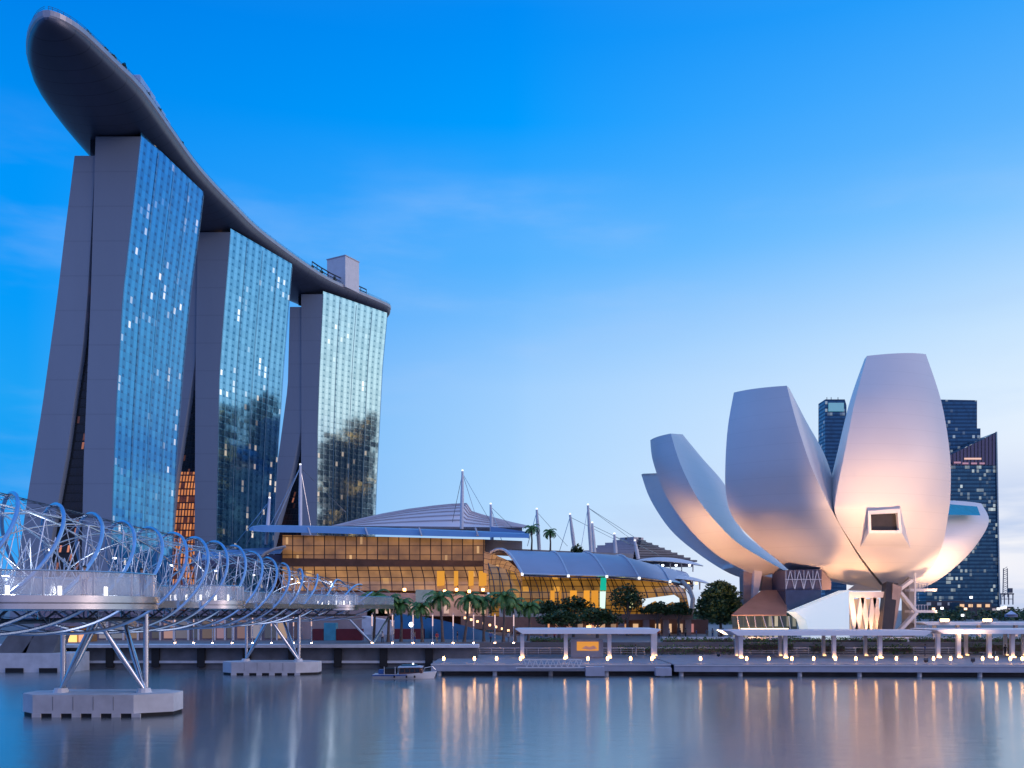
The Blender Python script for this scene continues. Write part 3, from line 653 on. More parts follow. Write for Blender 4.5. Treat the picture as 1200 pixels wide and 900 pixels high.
# ------------------------------------------------------------------ mall, left block
ML = thing('mall_building', 'amber glazed mall block under a flat blue canopy behind the bridge', 'mall', (-30, 228, GZ))
def strip(pts_top, pts_bot, D_top, D_bot, name, mat, parent, nseg=1, bow=0):
    g = MB(); rows, uvs = [], []
    for i in range(nseg + 1):
        t = i / nseg; row = []
        d0 = 0; prev = None
        for a, c in zip(pts_top, pts_bot):
            x, y = lerp(a[0], c[0], t), lerp(a[1], c[1], t)
            Dd = lerp(D_top, D_bot, t) - bow * math.sin(math.pi * t)
            p = U(x, y, Dd); row.append(p)
            if prev is not None: d0 += math.hypot(p.x - prev.x, p.y - prev.y)
            uvs.append((d0, p.z)); prev = p
        rows.append(row)
    g.loft(rows, uvs=uvs); return g.build(name, mat, parent, nseg > 2)
strip([(330, 627), (450, 629), (568, 632)], [(330, 654), (450, 656), (568, 657)], 230, 230, 'upper_glazing', M['mall_up'], ML)
b = MB(); b.prism([U(330, 627.5, 230.4), U(568, 632.5, 230.4), U(568, 745, 230.4), U(330, 745, 230.4)], (0, 26, 0)); b.build('body', M['brown'], ML)
flat([(330, 654), (569, 657), (569, 664), (330, 664)], 228.5, 1.5, 'soffit', M['brown'], ML)
strip([(330, 664), (460, 664), (560, 664), (590, 662)], [(330, 692), (460, 692), (560, 693), (600, 697)], 228, 222, 'lower_glazing', M['mall_low'], ML, 6, 1.5)
flat([(330, 692.5), (600, 697), (600, 702), (330, 700)], 221, 6, 'white_band', M['stone'], ML)
# flat canopy with a rounded left end
b = MB(); top = [(292, 620), (296, 617.5), (306, 616.3), (360, 617), (440, 619), (540, 622.5), (620, 626)]
bot = [(292, 621.5), (298, 622.6), (310, 623.5), (360, 624.2), (440, 626.5), (540, 629), (620, 630.5)]
rows = [[U(x, y, 221), U(xx, yy, 219.5), U(xx, yy - .6, 236), U(x, y - 1.2, 238)] for (x, y), (xx, yy) in zip(top, bot)]
b.loft(rows, close=True, caps=True); b.build('canopy', M['bluefascia'], ML)
for x in (360, 427, 490, 556):
    b = MB(); b.bar(U(x + 1, 618.6, 220.6), U(x + 4, 627.5, 219), .35, .3); b.build('canopy_bracket', M['louvre'], ML)
# lower blue wing to the left
b = MB(); rows = []
for t in [k / 8 for k in range(9)]:
    x = lerp(232, 333, t); yt = lerp(648, 641.5, math.sin(t * math.pi / 2)); yb = 657 + 3 * t * 0
    rows.append([U(x, yt, 226), U(x - 4, yt + 9 - 3 * t, 219), U(x - 4, yt + 10.2 - 3 * t, 219), U(x, yt + 1.4, 226)])
b.loft(rows, close=True, caps=True); b.build('wing_roof', M['bluefascia'], ML, True)
flat([(225, 650), (333, 650), (333, 664), (225, 664)], 232, 12, 'wing_wall', pmat('wing_cladding', (.20, .18, .26), .5), ML)
b = MB(); b.tube([U(x, y, 218.6) for x, y in ((335, 640.5), (322, 643), (311, 648), (304, 655), (301, 660))], .35, 6); b.build('wing_rib', M['cream'], ML)
SH = thing('shop_row', 'low row of lit shops on the quay behind the footbridge piers', 'shops', U(320, 751, 160))
b = MB(); b.prism([U(40, 716, 160), U(352, 716, 160), U(352, 751.2, 160), U(40, 751.2, 160)], (0, 9, 0)); b.build('wall', pmat('shop_wall', (.30, .26, .32), .6, 0, .2, .3), SH)
cols = [(.9, .5, .42), (.55, .5, .6), (.7, .75, .95), (.9, .6, .4), (.6, .36, .44), (.9, .8, .72)]
x = 104; k = 0
while x < 346:
    wdt = random.choice((6, 8, 10, 13)); cc = cols[k % 6]; st = random.choice((.06, .12, .2, .4))
    b = MB(); b.prism([U(x, 727, 159.8), U(x + wdt, 727, 159.8), U(x + wdt, 748, 159.8), U(x, 748, 159.8)], (0, .15, 0))
    b.build('shop_window', emat(f'shop_glow_{k % 6}_{st}', cc, st, (.1, .1, .1)), SH)
    b = MB(); b.box(U(x + wdt + 1.6, 737, 159.5), (.25, .3, 4.4)); b.build('pilaster', M['white'], SH)
    x += wdt + random.choice((3, 4, 6)); k += 1
b = MB(); b.prism([U(352, 700, 219), U(455, 702, 219), U(455, 744, 219), U(352, 744, 219)], (0, 6, 0)); b.build('lower_wall', M['stone'], ML)
flat([(366, 737), (379, 737), (379, 751), (366, 751)], 158, 2, 'maroon_hoarding', M['red'], ML)
flat([(379.5, 730), (393.5, 730), (393.5, 751), (379.5, 751)], 158, 2, 'cyan_hoarding', pmat('cyan_panel', (.08, .42, .55), .5), ML)
flat([(394, 737), (424, 737), (424, 751), (394, 751)], 158, 2, 'maroon_hoarding', M['red'], ML)
flat([(424, 722), (458, 728), (458, 752), (424, 752)], 196, 8, 'grey_ramp_wall', M['conc'], ML)
# arcade between the bridge landing and the palms
flat([(430, 700), (640, 703), (640, 722), (430, 722)], 219, 5, 'arcade_wall', M['stone'], ML)
for i, x in enumerate((437, 451, 478, 497, 520, 545, 563, 580, 600, 618)):
    b = MB(); b.prism([U(x, 706, 218.6), U(x + 6, 706, 218.6), U(x + 6, 719, 218.6), U(x, 719, 218.6)], (0, .3, 0)); b.build('arcade_opening', emat(f'arcade_glow_{i}', (1, .58, .28), random.choice((.5, .8, .3))), ML)
for i, x in enumerate((474, 521, 535, 550, 566)):
    b = MB(); b.box(U(x, 691 + i % 2 * 2, 218), (.6, .4, .6)); b.build('wall_lamp', M['lamp'], ML)
    ld = bpy.data.lights.new('wall_lamp_light', 'POINT'); ld.energy = 420; ld.color = (1, .62, .36); ld.shadow_soft_size = 1.2
    lo = bpy.data.objects.new('wall_lamp_light', ld); C.objects.link(lo); lo.parent = ML; lo.location = U(x, 697, 212) - Vector(ML['_o'])
for x, w_ in ((512, 9), (532, 5), (549, 6), (561, 10)):
    b = MB(); b.quad(U(x, 669, 223.2), U(x + w_, 669, 223.2), U(x + w_, 686, 221.2), U(x, 687, 221.2)); b.build('bright_pane', emat('amber_pane', (1, .42, .03), .75, (.05, .03, .01)), ML)
flat([(487, 691), (508, 691), (508, 706), (487, 706)], 217, 2, 'stair_glazing', pmat('pale_green_glass', (.22, .34, .36), .15, .2), ML)

# silver shell roof rising behind the canopy
SR = thing('domed_hall', 'pale silver domed roof behind the flat blue canopy', 'hall', U(480, 617, 290))
b = MB(); rows = []
arch = [(385, 617), (410, 610), (440, 603), (470, 597.5), (500, 593.5), (520, 591.5), (538, 590.5), (544, 600), (556, 604), (575, 609), (592, 613.5), (612, 618)]
for k in range(15):
    t = k / 14
    rows.append([U(x + 10 * t, 619 - (619 - y) * math.sin(t * math.pi / 2) ** .8 - .0, 262 + 48 * t) for x, y in arch])
b.loft(rows); b.build('shell', M['shell'], SR, True)
for k in range(2, 14, 2):
    b = MB(); b.tube([Vector((p.x, p.y - .25, p.z + .25)) for p in rows[k]], .22, 4); b.build('seam_rib', M['louvre'], SR)
flat([(385, 616), (612, 618), (612, 626), (385, 622)], 262.3, 2, 'drum', M['louvre_dark'], SR)

# mall, right block: vaulted zinc roof over a bulging glass front
MR = thing('mall_vault', 'vaulted mall with zinc roof and bulging gold lit glass front', 'mall', (20, 205, GZ))
ridge = [(575, 648), (640, 651.5), (676, 652.5), (715, 656), (765, 663), (800, 671)]
eave = [(612, 672.5), (666, 674.3), (711, 675), (749, 677), (785, 681), (812, 686)]
Dr = [222, 222, 222, 224, 230, 240]; De = [197, 197, 197, 198, 203, 212]
rows = []
for (a, c, dr, de) in zip(ridge, eave, Dr, De):
    A, E = U(*a, dr), U(*c, de)
    rows.append([lerp(A, E, s / 8) + Vector((0, 0, 2.6 * math.sin(math.pi * s / 8) * (1 if a[0] < 760 else .5))) for s in range(9)])
b = MB(); b.loft(rows); b.loft([[p - Vector((0, 0, .5)) for p in r] for r in rows]); b.build('vault_roof', M['roofpanel'], MR, True)
for i, r in enumerate(rows[:5]):
    b = MB(); b.tube([p + Vector((0, 0, .15)) for p in r], .32 if i == 0 else .2, 6); rb = b.build('roof_rib', M['white'], MR)
    b = MB(); b.box(r[-1] + Vector((0, -.2, -.1)), (.5, .4, .5)); b.build('rib_lamp', M['lamp_faint'], rb)
b = MB(); b.tube([r[-1] for r in rows], .25, 6); b.build('eave_beam', M['steel'], MR)
b = MB(); b.add([U(566, 646, 223), U(576, 648.5, 222.6), U(594, 656, 212), U(606, 666, 203), U(612, 674, 198.4), U(612, 690, 198.4), U(566, 690, 223)], [tuple(range(7))], uvs=[(0, 22), (2, 22), (8, 20), (16, 18), (22, 15), (22, 10), (0, 10)])
b.build('end_glazing', M['mall_low'], MR)
b = MB(); b.prism([U(578, 655, 224), U(780, 670, 226), U(800, 690, 226), U(800, 745, 226), U(578, 745, 224)], (0, 20, 0)); b.build('core', M['brown'], MR)
top = [(572, 660), (612, 674), (666, 676), (711, 677), (749, 679), (785, 684), (803, 690)]
bot = [(575, 722), (612, 722), (666, 722), (711, 722), (749, 722), (790, 722), (810, 722)]
strip(top, bot, 203, 200, 'glass_front', M['vault'], MR, 8, 5)
b = MB()
for t in [k / 22 for k in range(23)]:
    xt, yt = lerp(572, 803, t), interp([(572, 660), (612, 674), (711, 677), (785, 684), (803, 690)], lerp(572, 803, t)); xb = lerp(575, 810, t)
    b.tube([U(lerp(xt, xb, s / 6) + 6 * math.sin(s / 6 * math.pi), lerp(yt, 722, s / 6), 203 - 3 * s / 6 - 5 * math.sin(math.pi * s / 6) - .25) for s in range(7)], .10, 4)
b.build('glass_rib', M['steel_dark'], MR)
b = MB(); b.tube([U(x, y, D) for x, y, D in ((788, 678, 214), (800, 682, 208), (808, 690, 201), (812, 702, 197), (811, 714, 196), (808, 722, 197))], .5, 8); b.build('end_arch', M['cream'], MR)
def pane(pts, D, col, st, name='bright_pane'):
    b = MB(); b.add([U(x, y, D) for x, y in pts], [tuple(range(len(pts)))]); return b.build(name, emat(f'{name}_{int(pts[0][0])}', col, st, (.03, .03, .03)), MR)
pane([(704, 677), (710.5, 677), (710.5, 692), (703, 692)], 195.2, (.0, .62, .40), .75)
pane([(703, 693), (710, 693), (709, 713), (703, 713)], 194.6, (.75, 1, .85), 1.1)
for x, w_, st in ((645, 5, .8), (668, 8, .9), (684, 7, .9), (693, 8, .75), (655, 3, .5), (737, 5, 1.0)):
    pane([(x, 692), (x + w_, 692), (x + w_, 712), (x, 712)], 194.7, (1, .40, .02) if x < 730 else (.9, .9, .45), st)
pane([(752, 702), (790, 697), (796, 701), (797, 712), (788, 705), (776, 711), (768, 704), (753, 712)], 194.2, (.78, .9, 1), 1.0)
flat([(585, 713), (645, 713), (645, 723), (585, 723)], 192, 3, 'cream_plinth', pmat('cream_wall', (.6, .58, .5), .6), MR)
flat([(722, 720), (812, 719), (812, 725), (722, 727)], 190, 10, 'terrace_slab', M['copper'], MR)
for x in (728, 757, 780, 806):
    b = MB(); b.bar(U(x, 726, 191), U(x, 745, 191), 1.2, 1.2); b.build('terrace_column', M['stone'], MR)
flat([(600, 724), (830, 726), (830, 748), (600, 748)], 203, 6, 'shop_front', pmat('shop_front_wall', (.13, .08, .08), .6), MR)
for i in range(16):
    x = 612 + i * 13; b = MB(); b.prism([U(x, 731, 202.4), U(x + 6, 731, 202.4), U(x + 6, 741, 202.4), U(x, 741, 202.4)], (0, .3, 0)); b.build('shop_window', emat(f'front_glow_{i}', random.choice([(1, .42, .16), (1, .6, .3), (.9, .25, .18)]), random.choice((.2, .4, .7))), MR)
for i, x in enumerate((690, 700, 728)):
    b = MB(); b.box(U(x, 735, 202), (1, .5, .7)); b.build('shop_lamp', M['lamp_soft'], MR)
# right-hand shell canopies
for (x0, x1, y0, y1, D, lab) in ((745, 824, 657, 8, 235, 'thin pale lens shaped canopy above the right end of the zinc vault'), (772, 832, 678, 7, 214, 'low pale canopy with spot lamps beside the big round tree')):
    Tn = thing('shell_canopy', lab, 'canopy', U((x0 + x1) / 2, y0, D)); rows = []
    for k in range(13):
        t = k / 12; x = lerp(x0, x1, t); h_ = y1 * math.sin(math.pi * t) ** .7 + .5; yy = y0 + 6 * t - 2 * math.sin(math.pi * t)
        rows.append([U(x, yy, D - 6), U(x, yy - h_ * .55, D), U(x, yy - h_ * .4, D + 8), U(x, yy + .8, D)])
    b = MB(); b.loft(rows, close=True, caps=True); b.build('shell', M['shell'], Tn, True)
    for k in range(5):
        b = MB(); x = lerp(x0 + 14, x1 - 12, k / 4); b.bar(U(x, y0 + 3, D), U(x, y0 + 13, D), .25, .25); b.build('prop', M['white'], Tn)
    for k in range(4):
        b = MB(); x = lerp(x0 + 16, x1 - 16, k / 3); b.box(U(x, y0 + 5.5, D - 3), (.5, .3, .4)); b.build('spot_lamp', M['lamp_cool'] if D > 220 else M['lamp_soft'], Tn)
# louvred halls behind
LV = thing('louvred_hall', 'stepped louvre roof, pink slats left and dark grey slats right', 'hall', U(720, 655, 300))
for k in range(9):
    y = 655 - k * 3.0; x0, x1 = 652 + k * 10, 742 + k * .8
    b = MB(); b.bar(U(x0, y + 1, 300), U(x1, y, 296), 5, .75); b.build('louvre', M['louvre'], LV)
for k in range(10):
    y = 657 - k * 2.9; x1 = 812 - k * 8.0
    b = MB(); b.bar(U(742, y, 296), U(x1, y + .8, 304), 5, .62); b.build('louvre', M['louvre_dark'], LV)
flat([(655, 657), (745, 632), (750, 632), (812, 657), (812, 664), (655, 664)], 306, 4, 'hall_wall', pmat('hall_wall', (.22, .22, .28), .6), LV)
# roof terrace block behind the vault
TB = thing('terrace_block', 'pale roof terrace block between the domed roof and zinc vault', 'building', U(610, 650, 236))
flat([(566, 632), (612, 634), (612, 650), (566, 648)], 236, 8, 'white_wall', M['white'], TB)
flat([(600, 643), (742, 649), (742, 657), (600, 651)], 234, 8, 'parapet', M['cream'], TB)
flat([(575, 617), (616, 623), (616, 628), (575, 624)], 238, 6, 'blue_fascia', M['bluefascia'], TB)
for i, x in enumerate((623, 645)):
    palm(['bushy roof terrace palm left of the leaning mast', 'lighter roof terrace palm right of the leaning mast'][i], U(x, 647, 233), 6.0 - i, 'palms on the roof terrace', 15, 40 + i)
tree('small dark tree on the roof terrace among the masts', U(676, 652, 233), [(tuple(U(676, 645, 233)), (1.6, 1.4, 1.6)), (tuple(U(679, 647, 233)), (1.3, 1.2, 1.2))], 260, .4, 77)

# masts with stays
def mast(label, xb, yb, xt, yt, D, stays, r=.45):
    p, q_ = U(xb, yb, D), U(xt, yt, D); T = thing('stay_mast', label, 'mast', p, 'white masts over the mall roofs')
    b = MB(); b.tube([p, lerp(p, q_, .5), q_], [r, r * 1.05, r * .6], 8); b.build('pole', M['white'], T, True)
    b = MB(); b.box(q_ + Vector((0, 0, .15)), (.42, .42, .4)); b.build('mast_lamp', M['lamp_faint'], T)
    for x, y, d in stays:
        b = MB(); b.tube([q_ - Vector((0, 0, .6)), U(x, y, d)], .07, 4); b.build('stay_cable', M['steel'], T)
mast('short leaning mast by the middle hotel tower', 312, 638, 316, 584, 236, [(262, 655, 236), (288, 640, 240)])
mast('tall white mast in front of the farthest hotel tower', 352, 616, 352, 545, 238, [(308, 632, 236), (318, 625, 232), (405, 600, 262), (364, 616, 240)])
mast('tallest mast, standing at the edge of the domed silver roof', 541, 620, 542, 552, 240, [(556, 600, 262), (575, 612, 250), (530, 612, 250)])
mast('thin mast at the right end of the domed silver roof', 577, 644, 575, 591, 242, [(600, 618, 250), (590, 640, 240)])
mast('mast between the two roof terrace palms', 632, 645, 629, 597, 236, [(618, 640, 236), (665, 640, 250)])
mast('leaning mast right of the lighter roof palm', 674, 650, 668, 603, 236, [(655, 648, 236), (720, 632, 296)])
mast('tall mast of a close pair with long stays', 693, 652, 689, 592, 236, [(740, 632, 296), (760, 640, 296), (680, 648, 234)])
mast('shorter mast of a close pair', 697, 652, 694, 613, 240, [(745, 640, 296)])
mast('stubby mast in front of the pink louvres', 722, 654, 720, 626, 236, [(742, 640, 290)])
mast('stubby leaning mast in front of the dark louvres', 748, 655, 744, 634, 238, [(775, 652, 296)])

# ------------------------------------------------------------------ promenade, left
b = MB(); rows = []
for k in range(13):
    t = k / 12; x = lerp(462, 606, t); yt = lerp(719, 752, t ** 1.5)
    rows.append([U(x, yt, 176 - 14 * math.sin(t * 2.2)), U(x, 756, 176 - 14 * math.sin(t * 2.2)), U(x, 756, 178 - 14 * math.sin(t * 2.2)), U(x, yt, 178 - 14 * math.sin(t * 2.2))])
b.loft(rows, close=True, caps=True); tag(b.build('curved_wall', M['cyanwall'], smooth=True), 'curved blue tiled wall sloping down behind the palm row', 'wall')
flat([(462, 737), (496, 737), (496, 753), (462, 753)], 165, 3, 'kiosk', M['red'], None)
k = bpy.data.objects['kiosk']; tag(k, 'dark red kiosk behind the left palms', 'kiosk')
for i in range(9):
    t = i / 8; x = lerp(545, 603, t); y = lerp(724, 741, t)
    T = thing('step_lamp', f'warm step lamp, {ORD[i]} from the left above the curved blue wall', 'lamp', U(x, y + 4, 181), 'lamps along the steps')
    b = MB(); b.tube([U(x, y + 4, 181), U(x, y + 1, 181)], .08, 6); b.build('stem', M['steel_dark'], T)
    b = MB(); b.box(U(x, y, 181), (.42, .42, .42)); b.build('bulb', M['lamp_soft'], T)
flat([(540, 722), (640, 724), (640, 744), (540, 735)], 190, 2, 'step_wall', pmat('terracotta_wall', (.36, .18, .12), .6), None)
tag(bpy.data.objects['step_wall'], 'orange lit terracotta wall behind the step lamps', 'wall')

pal = [(438, 697, 154), (455, 702, 151), (470, 704, 152), (495, 708, 150), (519, 697, 150), (544, 699, 151), (567, 700, 153), (590, 698, 151), (604, 703, 155), (619, 706, 156)]
plab = ['at the left end, touching the bridge landing', 'second from the left, yellowish crown', 'third from the left, short and thin', 'fourth from the left with a drooping crown', 'fifth from the left, tallest and widest crown',
        'sixth from the left, in front of the stair lamps', 'seventh from the left, narrow crown', 'eighth from the left, bright green upright crown', 'ninth from the left', 'at the right end beside the white shelter']
for i, (x, y, D) in enumerate(pal):
    p = U(x, 755, D); p.z = GZ; hh = H + (HY - y - 6) / F * D - GZ
    palm('promenade palm ' + plab[i], p, hh * 1.03, 'palms in a row on the promenade', 18, 10 + i)
# slender promenade lamp posts with glowing feet
def lamp_post(label, loc, h, group):
    T = thing('lamp_post', label, 'lamp post', loc, group); p = Vector(loc)
    b = MB(); b.tube([p, p + Vector((0, 0, h))], .07, 6); b.build('post', M['steel'], T)
    b = MB(); b.tube([p + Vector((0, 0, .12)), p + Vector((0, 0, .24))], .12, 8); b.build('foot_light', M['lamp_foot'], T)
    b = MB(); b.tube([p + Vector((0, 0, h - 1.9)), p + Vector((0, 0, h - .2))], .085, 6); b.build('light_strip', emat('strip_glow', (1, .6, .45), .8), T)
    return T
px = [205, 227, 249, 272, 296, 318, 344, 365, 436, 460, 484, 507, 531, 555, 580, 602]
p0 = None
for i, x in enumerate(px):
    loc = U(x, 756, 141.0); loc.z = GZ
    lab = f'thin promenade lamp post with glowing foot, {ORD[i]} from the left along the quay'
    if p0 is None: p0 = lamp_post(lab, loc, 4.6, 'lamp posts along the quay edge')
    else: copy_tree(p0, loc, label=lab)
T = thing('globe_lamp', 'white globe lamp on a post among the left palms', 'lamp', U(482, 756, 146))
b = MB(); b.tube([U(482, 756, 146), U(482, 734, 146)], .07, 6); b.build('post', M['steel'], T)
bm_ = bmesh.new(); bmesh.ops.create_icosphere(bm_, subdivisions=2, radius=.38); me = bpy.data.meshes.new('globe'); bm_.to_mesh(me); bm_.free(); me.materials.append(M['lamp_cool'])
o = bpy.data.objects.new('globe', me); C.objects.link(o); o.parent = T; o.location = U(482, 732, 146) - U(482, 756, 146)

# big round tree between mall and museum, smaller trees
P = lambda x, y, D: tuple(U(x, y, D))
bl = [(P(843, 697, 168), (3.0, 3, 2.6)), (P(834, 707, 168), (2.6, 2.6, 2.6)), (P(853, 704, 167), (2.6, 2.6, 2.8)), (P(825, 714, 168), (1.7, 2, 2)), (P(846, 716, 166), (3.4, 2.6, 2.4)), (P(859, 713, 168), (1.8, 2, 2.2)), (P(845, 688, 168), (1.8, 1.8, 1.3))]
g = U(845, 750, 168); g.z = GZ
tree('big dark round tree between the vaulted mall and the museum', g, bl, 5200, .34, 5)
for i, (x, y, w_, h_, D, lab) in enumerate(((672, 709, 5.0, 2.2, 178, 'dark spreading tree before the gold glass front'), (735, 700, 4.0, 3.6, 186, 'tall leafy tree left of the bright end of the glass front'),
                                            (700, 722, 6.0, 2.0, 172, 'low dark tree above the orange sign'), (655, 724, 5.0, 1.8, 170, 'low dark tree above the left part of the shelter'), (640, 712, 3, 1.6, 180, 'small tree beside the cream plinth'),
                                            (770, 713, 4.2, 1.4, 188, 'clipped green bush below the bright panes'), (795, 713, 3.2, 1.5, 188, 'clipped green bush beside the end arch'))):
    g = U(x, 745, D); g.z = GZ
    tree(lab, g, [(P(x, y, D), (w_ * .6, 1.6, h_ * .8)), (P(x - 14 * w_ / 5, y + 2, D), (w_ * .45, 1.4, h_ * .6)), (P(x + 14 * w_ / 5, y + 3, D), (w_ * .45, 1.4, h_ * .6)), (P(x + 4, y - 4, D), (w_ * .35, 1.2, h_ * .5))], 1100, .3, 60 + i)
# hedges and planters
def hedge(label, x0, x1, yt, yb, D, seed):
    a, c = U(x0, yb, D), U(x1, yt, D); n = max(2, int((c.x - a.x) / 1.2))
    T = thing('hedge', label, 'hedge', ((a.x + c.x) / 2, D, a.z), 'hedges in the waterfront planters')
    b = MB(); b.box(((a.x + c.x) / 2, D, (a.z + c.z) / 2 - .15), (c.x - a.x - .2, .5, (c.z - a.z) * .45)); b.build('stems', M['bark'], T)
    leaf_cloud([((lerp(a.x, c.x, (i + .5) / n), D, (a.z + c.z) / 2), (1.0, .9, (c.z - a.z) * random.uniform(.5, .75))) for i in range(n)], n * 110, .14, seed).build('foliage', M['hedge'], T, fix=False)
hedge('clipped hedge behind the left half of the long shelter', 622, 668, 747, 753, 150, 1)
hedge('clipped hedge right of the orange sign', 725, 862, 756.5, 766, 146.8, 2)
hedge('upper hedge before the promenade crowd', 776, 860, 747, 753, 150.2, 3)
hedge('hedge under the left museum shelter', 866, 930, 750, 764, 146.9, 4)
hedge('hedge below the white wedge wall', 950, 990, 752, 766, 146.8, 5)
hedge('hedge under the stair tower', 1004, 1070, 756, 766, 146.8, 6)
hedge('hedge behind the stair tower foot', 1066, 1096, 746, 753, 150, 7)
hedge('upper hedge on the quay edge behind the museum shelter columns', 870, 1062, 747, 753, 150, 14)
hedge('upper hedge on the quay edge at the far right', 1100, 1215, 746, 753, 150, 15)
hedge('hedge between the right shelter columns', 1122, 1160, 754, 766, 146.8, 8)
hedge('hedge at the right edge of the picture', 1162, 1215, 750, 766, 146.8, 9)
for i, (x0, x1, y, D, lab) in enumerate(((776, 950, 757, 154, 'low pale planter wall left of the wedge wall'), (996, 1215, 755, 154, 'low pale planter wall below the stair tower'))):
    b = MB(); b.box(((U(x0, y, D).x + U(x1, y, D).x) / 2, D, GZ + .25), (U(x1, y, D).x - U(x0, y, D).x, .6, .9)); o = b.build('planter_wall', M['conc']); tag(o, lab, 'planter')

# ------------------------------------------------------------------ pontoon and its lamps
def pontoon(label, x0, x1, D0, D1, skew=0):
    a, c = (x0 - 600) / F * D0, (x1 - 600) / F * D0
    T = thing('pontoon', label, 'pontoon', ((a + c) / 2, D0, 0), 'floating pontoons along the quay')
    b = MB(); b.prism([(a, D0, DK - .16), (c, D0 + skew, DK - .16), (c, D1, DK - .16), (a, D1, DK - .16)], (0, 0, .16)); b.build('deck', M['deckwood'], T)
    b = MB(); b.prism([(a + .02, D0 - .12, DK - .95), (c - .02, D0 + skew - .12, DK - .95), (c - .02, D0 + skew + .3, DK - .95), (a + .02, D0 + .3, DK - .95)], (0, 0, .76)); b.build('side_beam', M['pontoon'], T)
    b = MB(); b.bar((a, D0 - .16, DK - .12), (c, D0 + skew - .16, DK - .12), .14, .12); b.build('edge_strip', M['white'], T)
    n = int((c - a) / 7)
    for k in range(n + 1):
        x = lerp(a + 1, c - 1, k / max(1, n)); y = D0 + skew * k / max(1, n)
        b = MB(); b.tube([(x, y + .5, -1), (x, y + .5, DK - .2)], .3, 8); b.build('pile', M['conc'], T)
    b = MB(); b.prism([(a + 1.5, D0 + 2, -.5), (c - 1.5, D0 + skew + 2, -.5), (c - 1.5, D1 - 1, -.5), (a + 1.5, D1 - 1, -.5)], (0, 0, DK)); b.build('float', M['conc_dark'], T)
    b = MB()
    for h_ in (.35, .65, .95, 1.1): b.bar((a, D1 - 1.2, DK + h_), (c, D1 - 1.2, DK + h_), .05, .05 if h_ < 1 else .09)
    m_ = int((c - a) / 1.8)
    for k in range(m_ + 1):
        x = lerp(a, c, k / m_); b.bar((x, D1 - 1.2, DK), (x, D1 - 1.2, DK + 1.1), .07, .07)
    b.build('railing', M['steel'], T)
pontoon('left pontoon deck beside the boat, carrying the long white shelter', 505, 786, 121.5, 147)
pontoon('right pontoon deck before the museum, running out of the picture', 790, 1290, 120.5, 148, -2.2)
# truss gangway
T = thing('gangway', 'white truss gangway lying on the left pontoon', 'gangway', U(648, 780, 120))
for yy in (773, 782.5):
    b = MB(); b.bar(U(613 - (yy - 773) * .9, yy, 119.8), U(681 + (yy - 773) * .5, yy, 119.8), .16, .16); b.build('chord', M['white'], T)
for k in range(10):
    b = MB(); x = 614 + k * 6.8; b.bar(U(x, 773, 119.8), U(x + 3.4, 782.5, 119.8), .1, .1); b.bar(U(x + 3.4, 782.5, 119.8), U(x + 6.8, 773, 119.8), .1, .1); b.build('web', M['white'], T)
b = MB(); b.prism([U(606, 783, 119.7), U(686, 783, 119.7), U(686, 784.5, 119.7), U(606, 784.5, 119.7)], (0, 1.2, 0)); b.build('walkway', M['deckwood'], T)
b = MB(); b.box(U(697, 786.5, 119.6), (2.4, 1.4, 1.2)); tag(b.build('mooring_float', M['pontoon']), 'pale block float at the right foot of the truss gangway', 'float')
b = MB(); b.box(U(777, 787, 119.6), (2.0, 1.2, 1.0)); tag(b.build('mooring_float', M['pontoon']), 'pale block float at the gap between the two pontoons', 'float')
def bollard(label, loc):
    p = Vector(loc); T = thing('bollard_light', label, 'bollard light', loc, 'bollard lights along the pontoon edge')
    b = MB(); b.tube([p, p + Vector((0, 0, .42))], [.11, .09], 8); b.build('post', M['steel'], T)
    b = MB(); b.tube([p + Vector((0, 0, .42)), p + Vector((0, 0, .72)), p + Vector((0, 0, .9))], [.15, .17, .08], 8); b.build('lens', M['lamp'], T)
    b = MB(); b.tube([p + Vector((0, 0, .9)), p + Vector((0, 0, .96))], .2, 8); b.build('cap', M['steel'], T)
    return T
p0 = None
xsL = [520, 556, 582, 610, 662, 689, 712, 739, 764]; xsR = [821, 875, 901, 928, 953.5, 979, 1003, 1027, 1050.5, 1073, 1094, 1114, 1151.5, 1168, 1184, 1198]
for i, x in enumerate(xsL + xsR):
    loc = Vector(((x - 600) / F * 122.5, 122.5, DK))
    lab = f'glowing bollard light, {ORD[i]} from the boat on the left pontoon' if i < len(xsL) else f'glowing bollard light, {ORD[i - len(xsL)]} from the left end of the right pontoon'
    if p0 is None: p0 = bollard(lab, loc)
    else: copy_tree(p0, loc, label=lab)
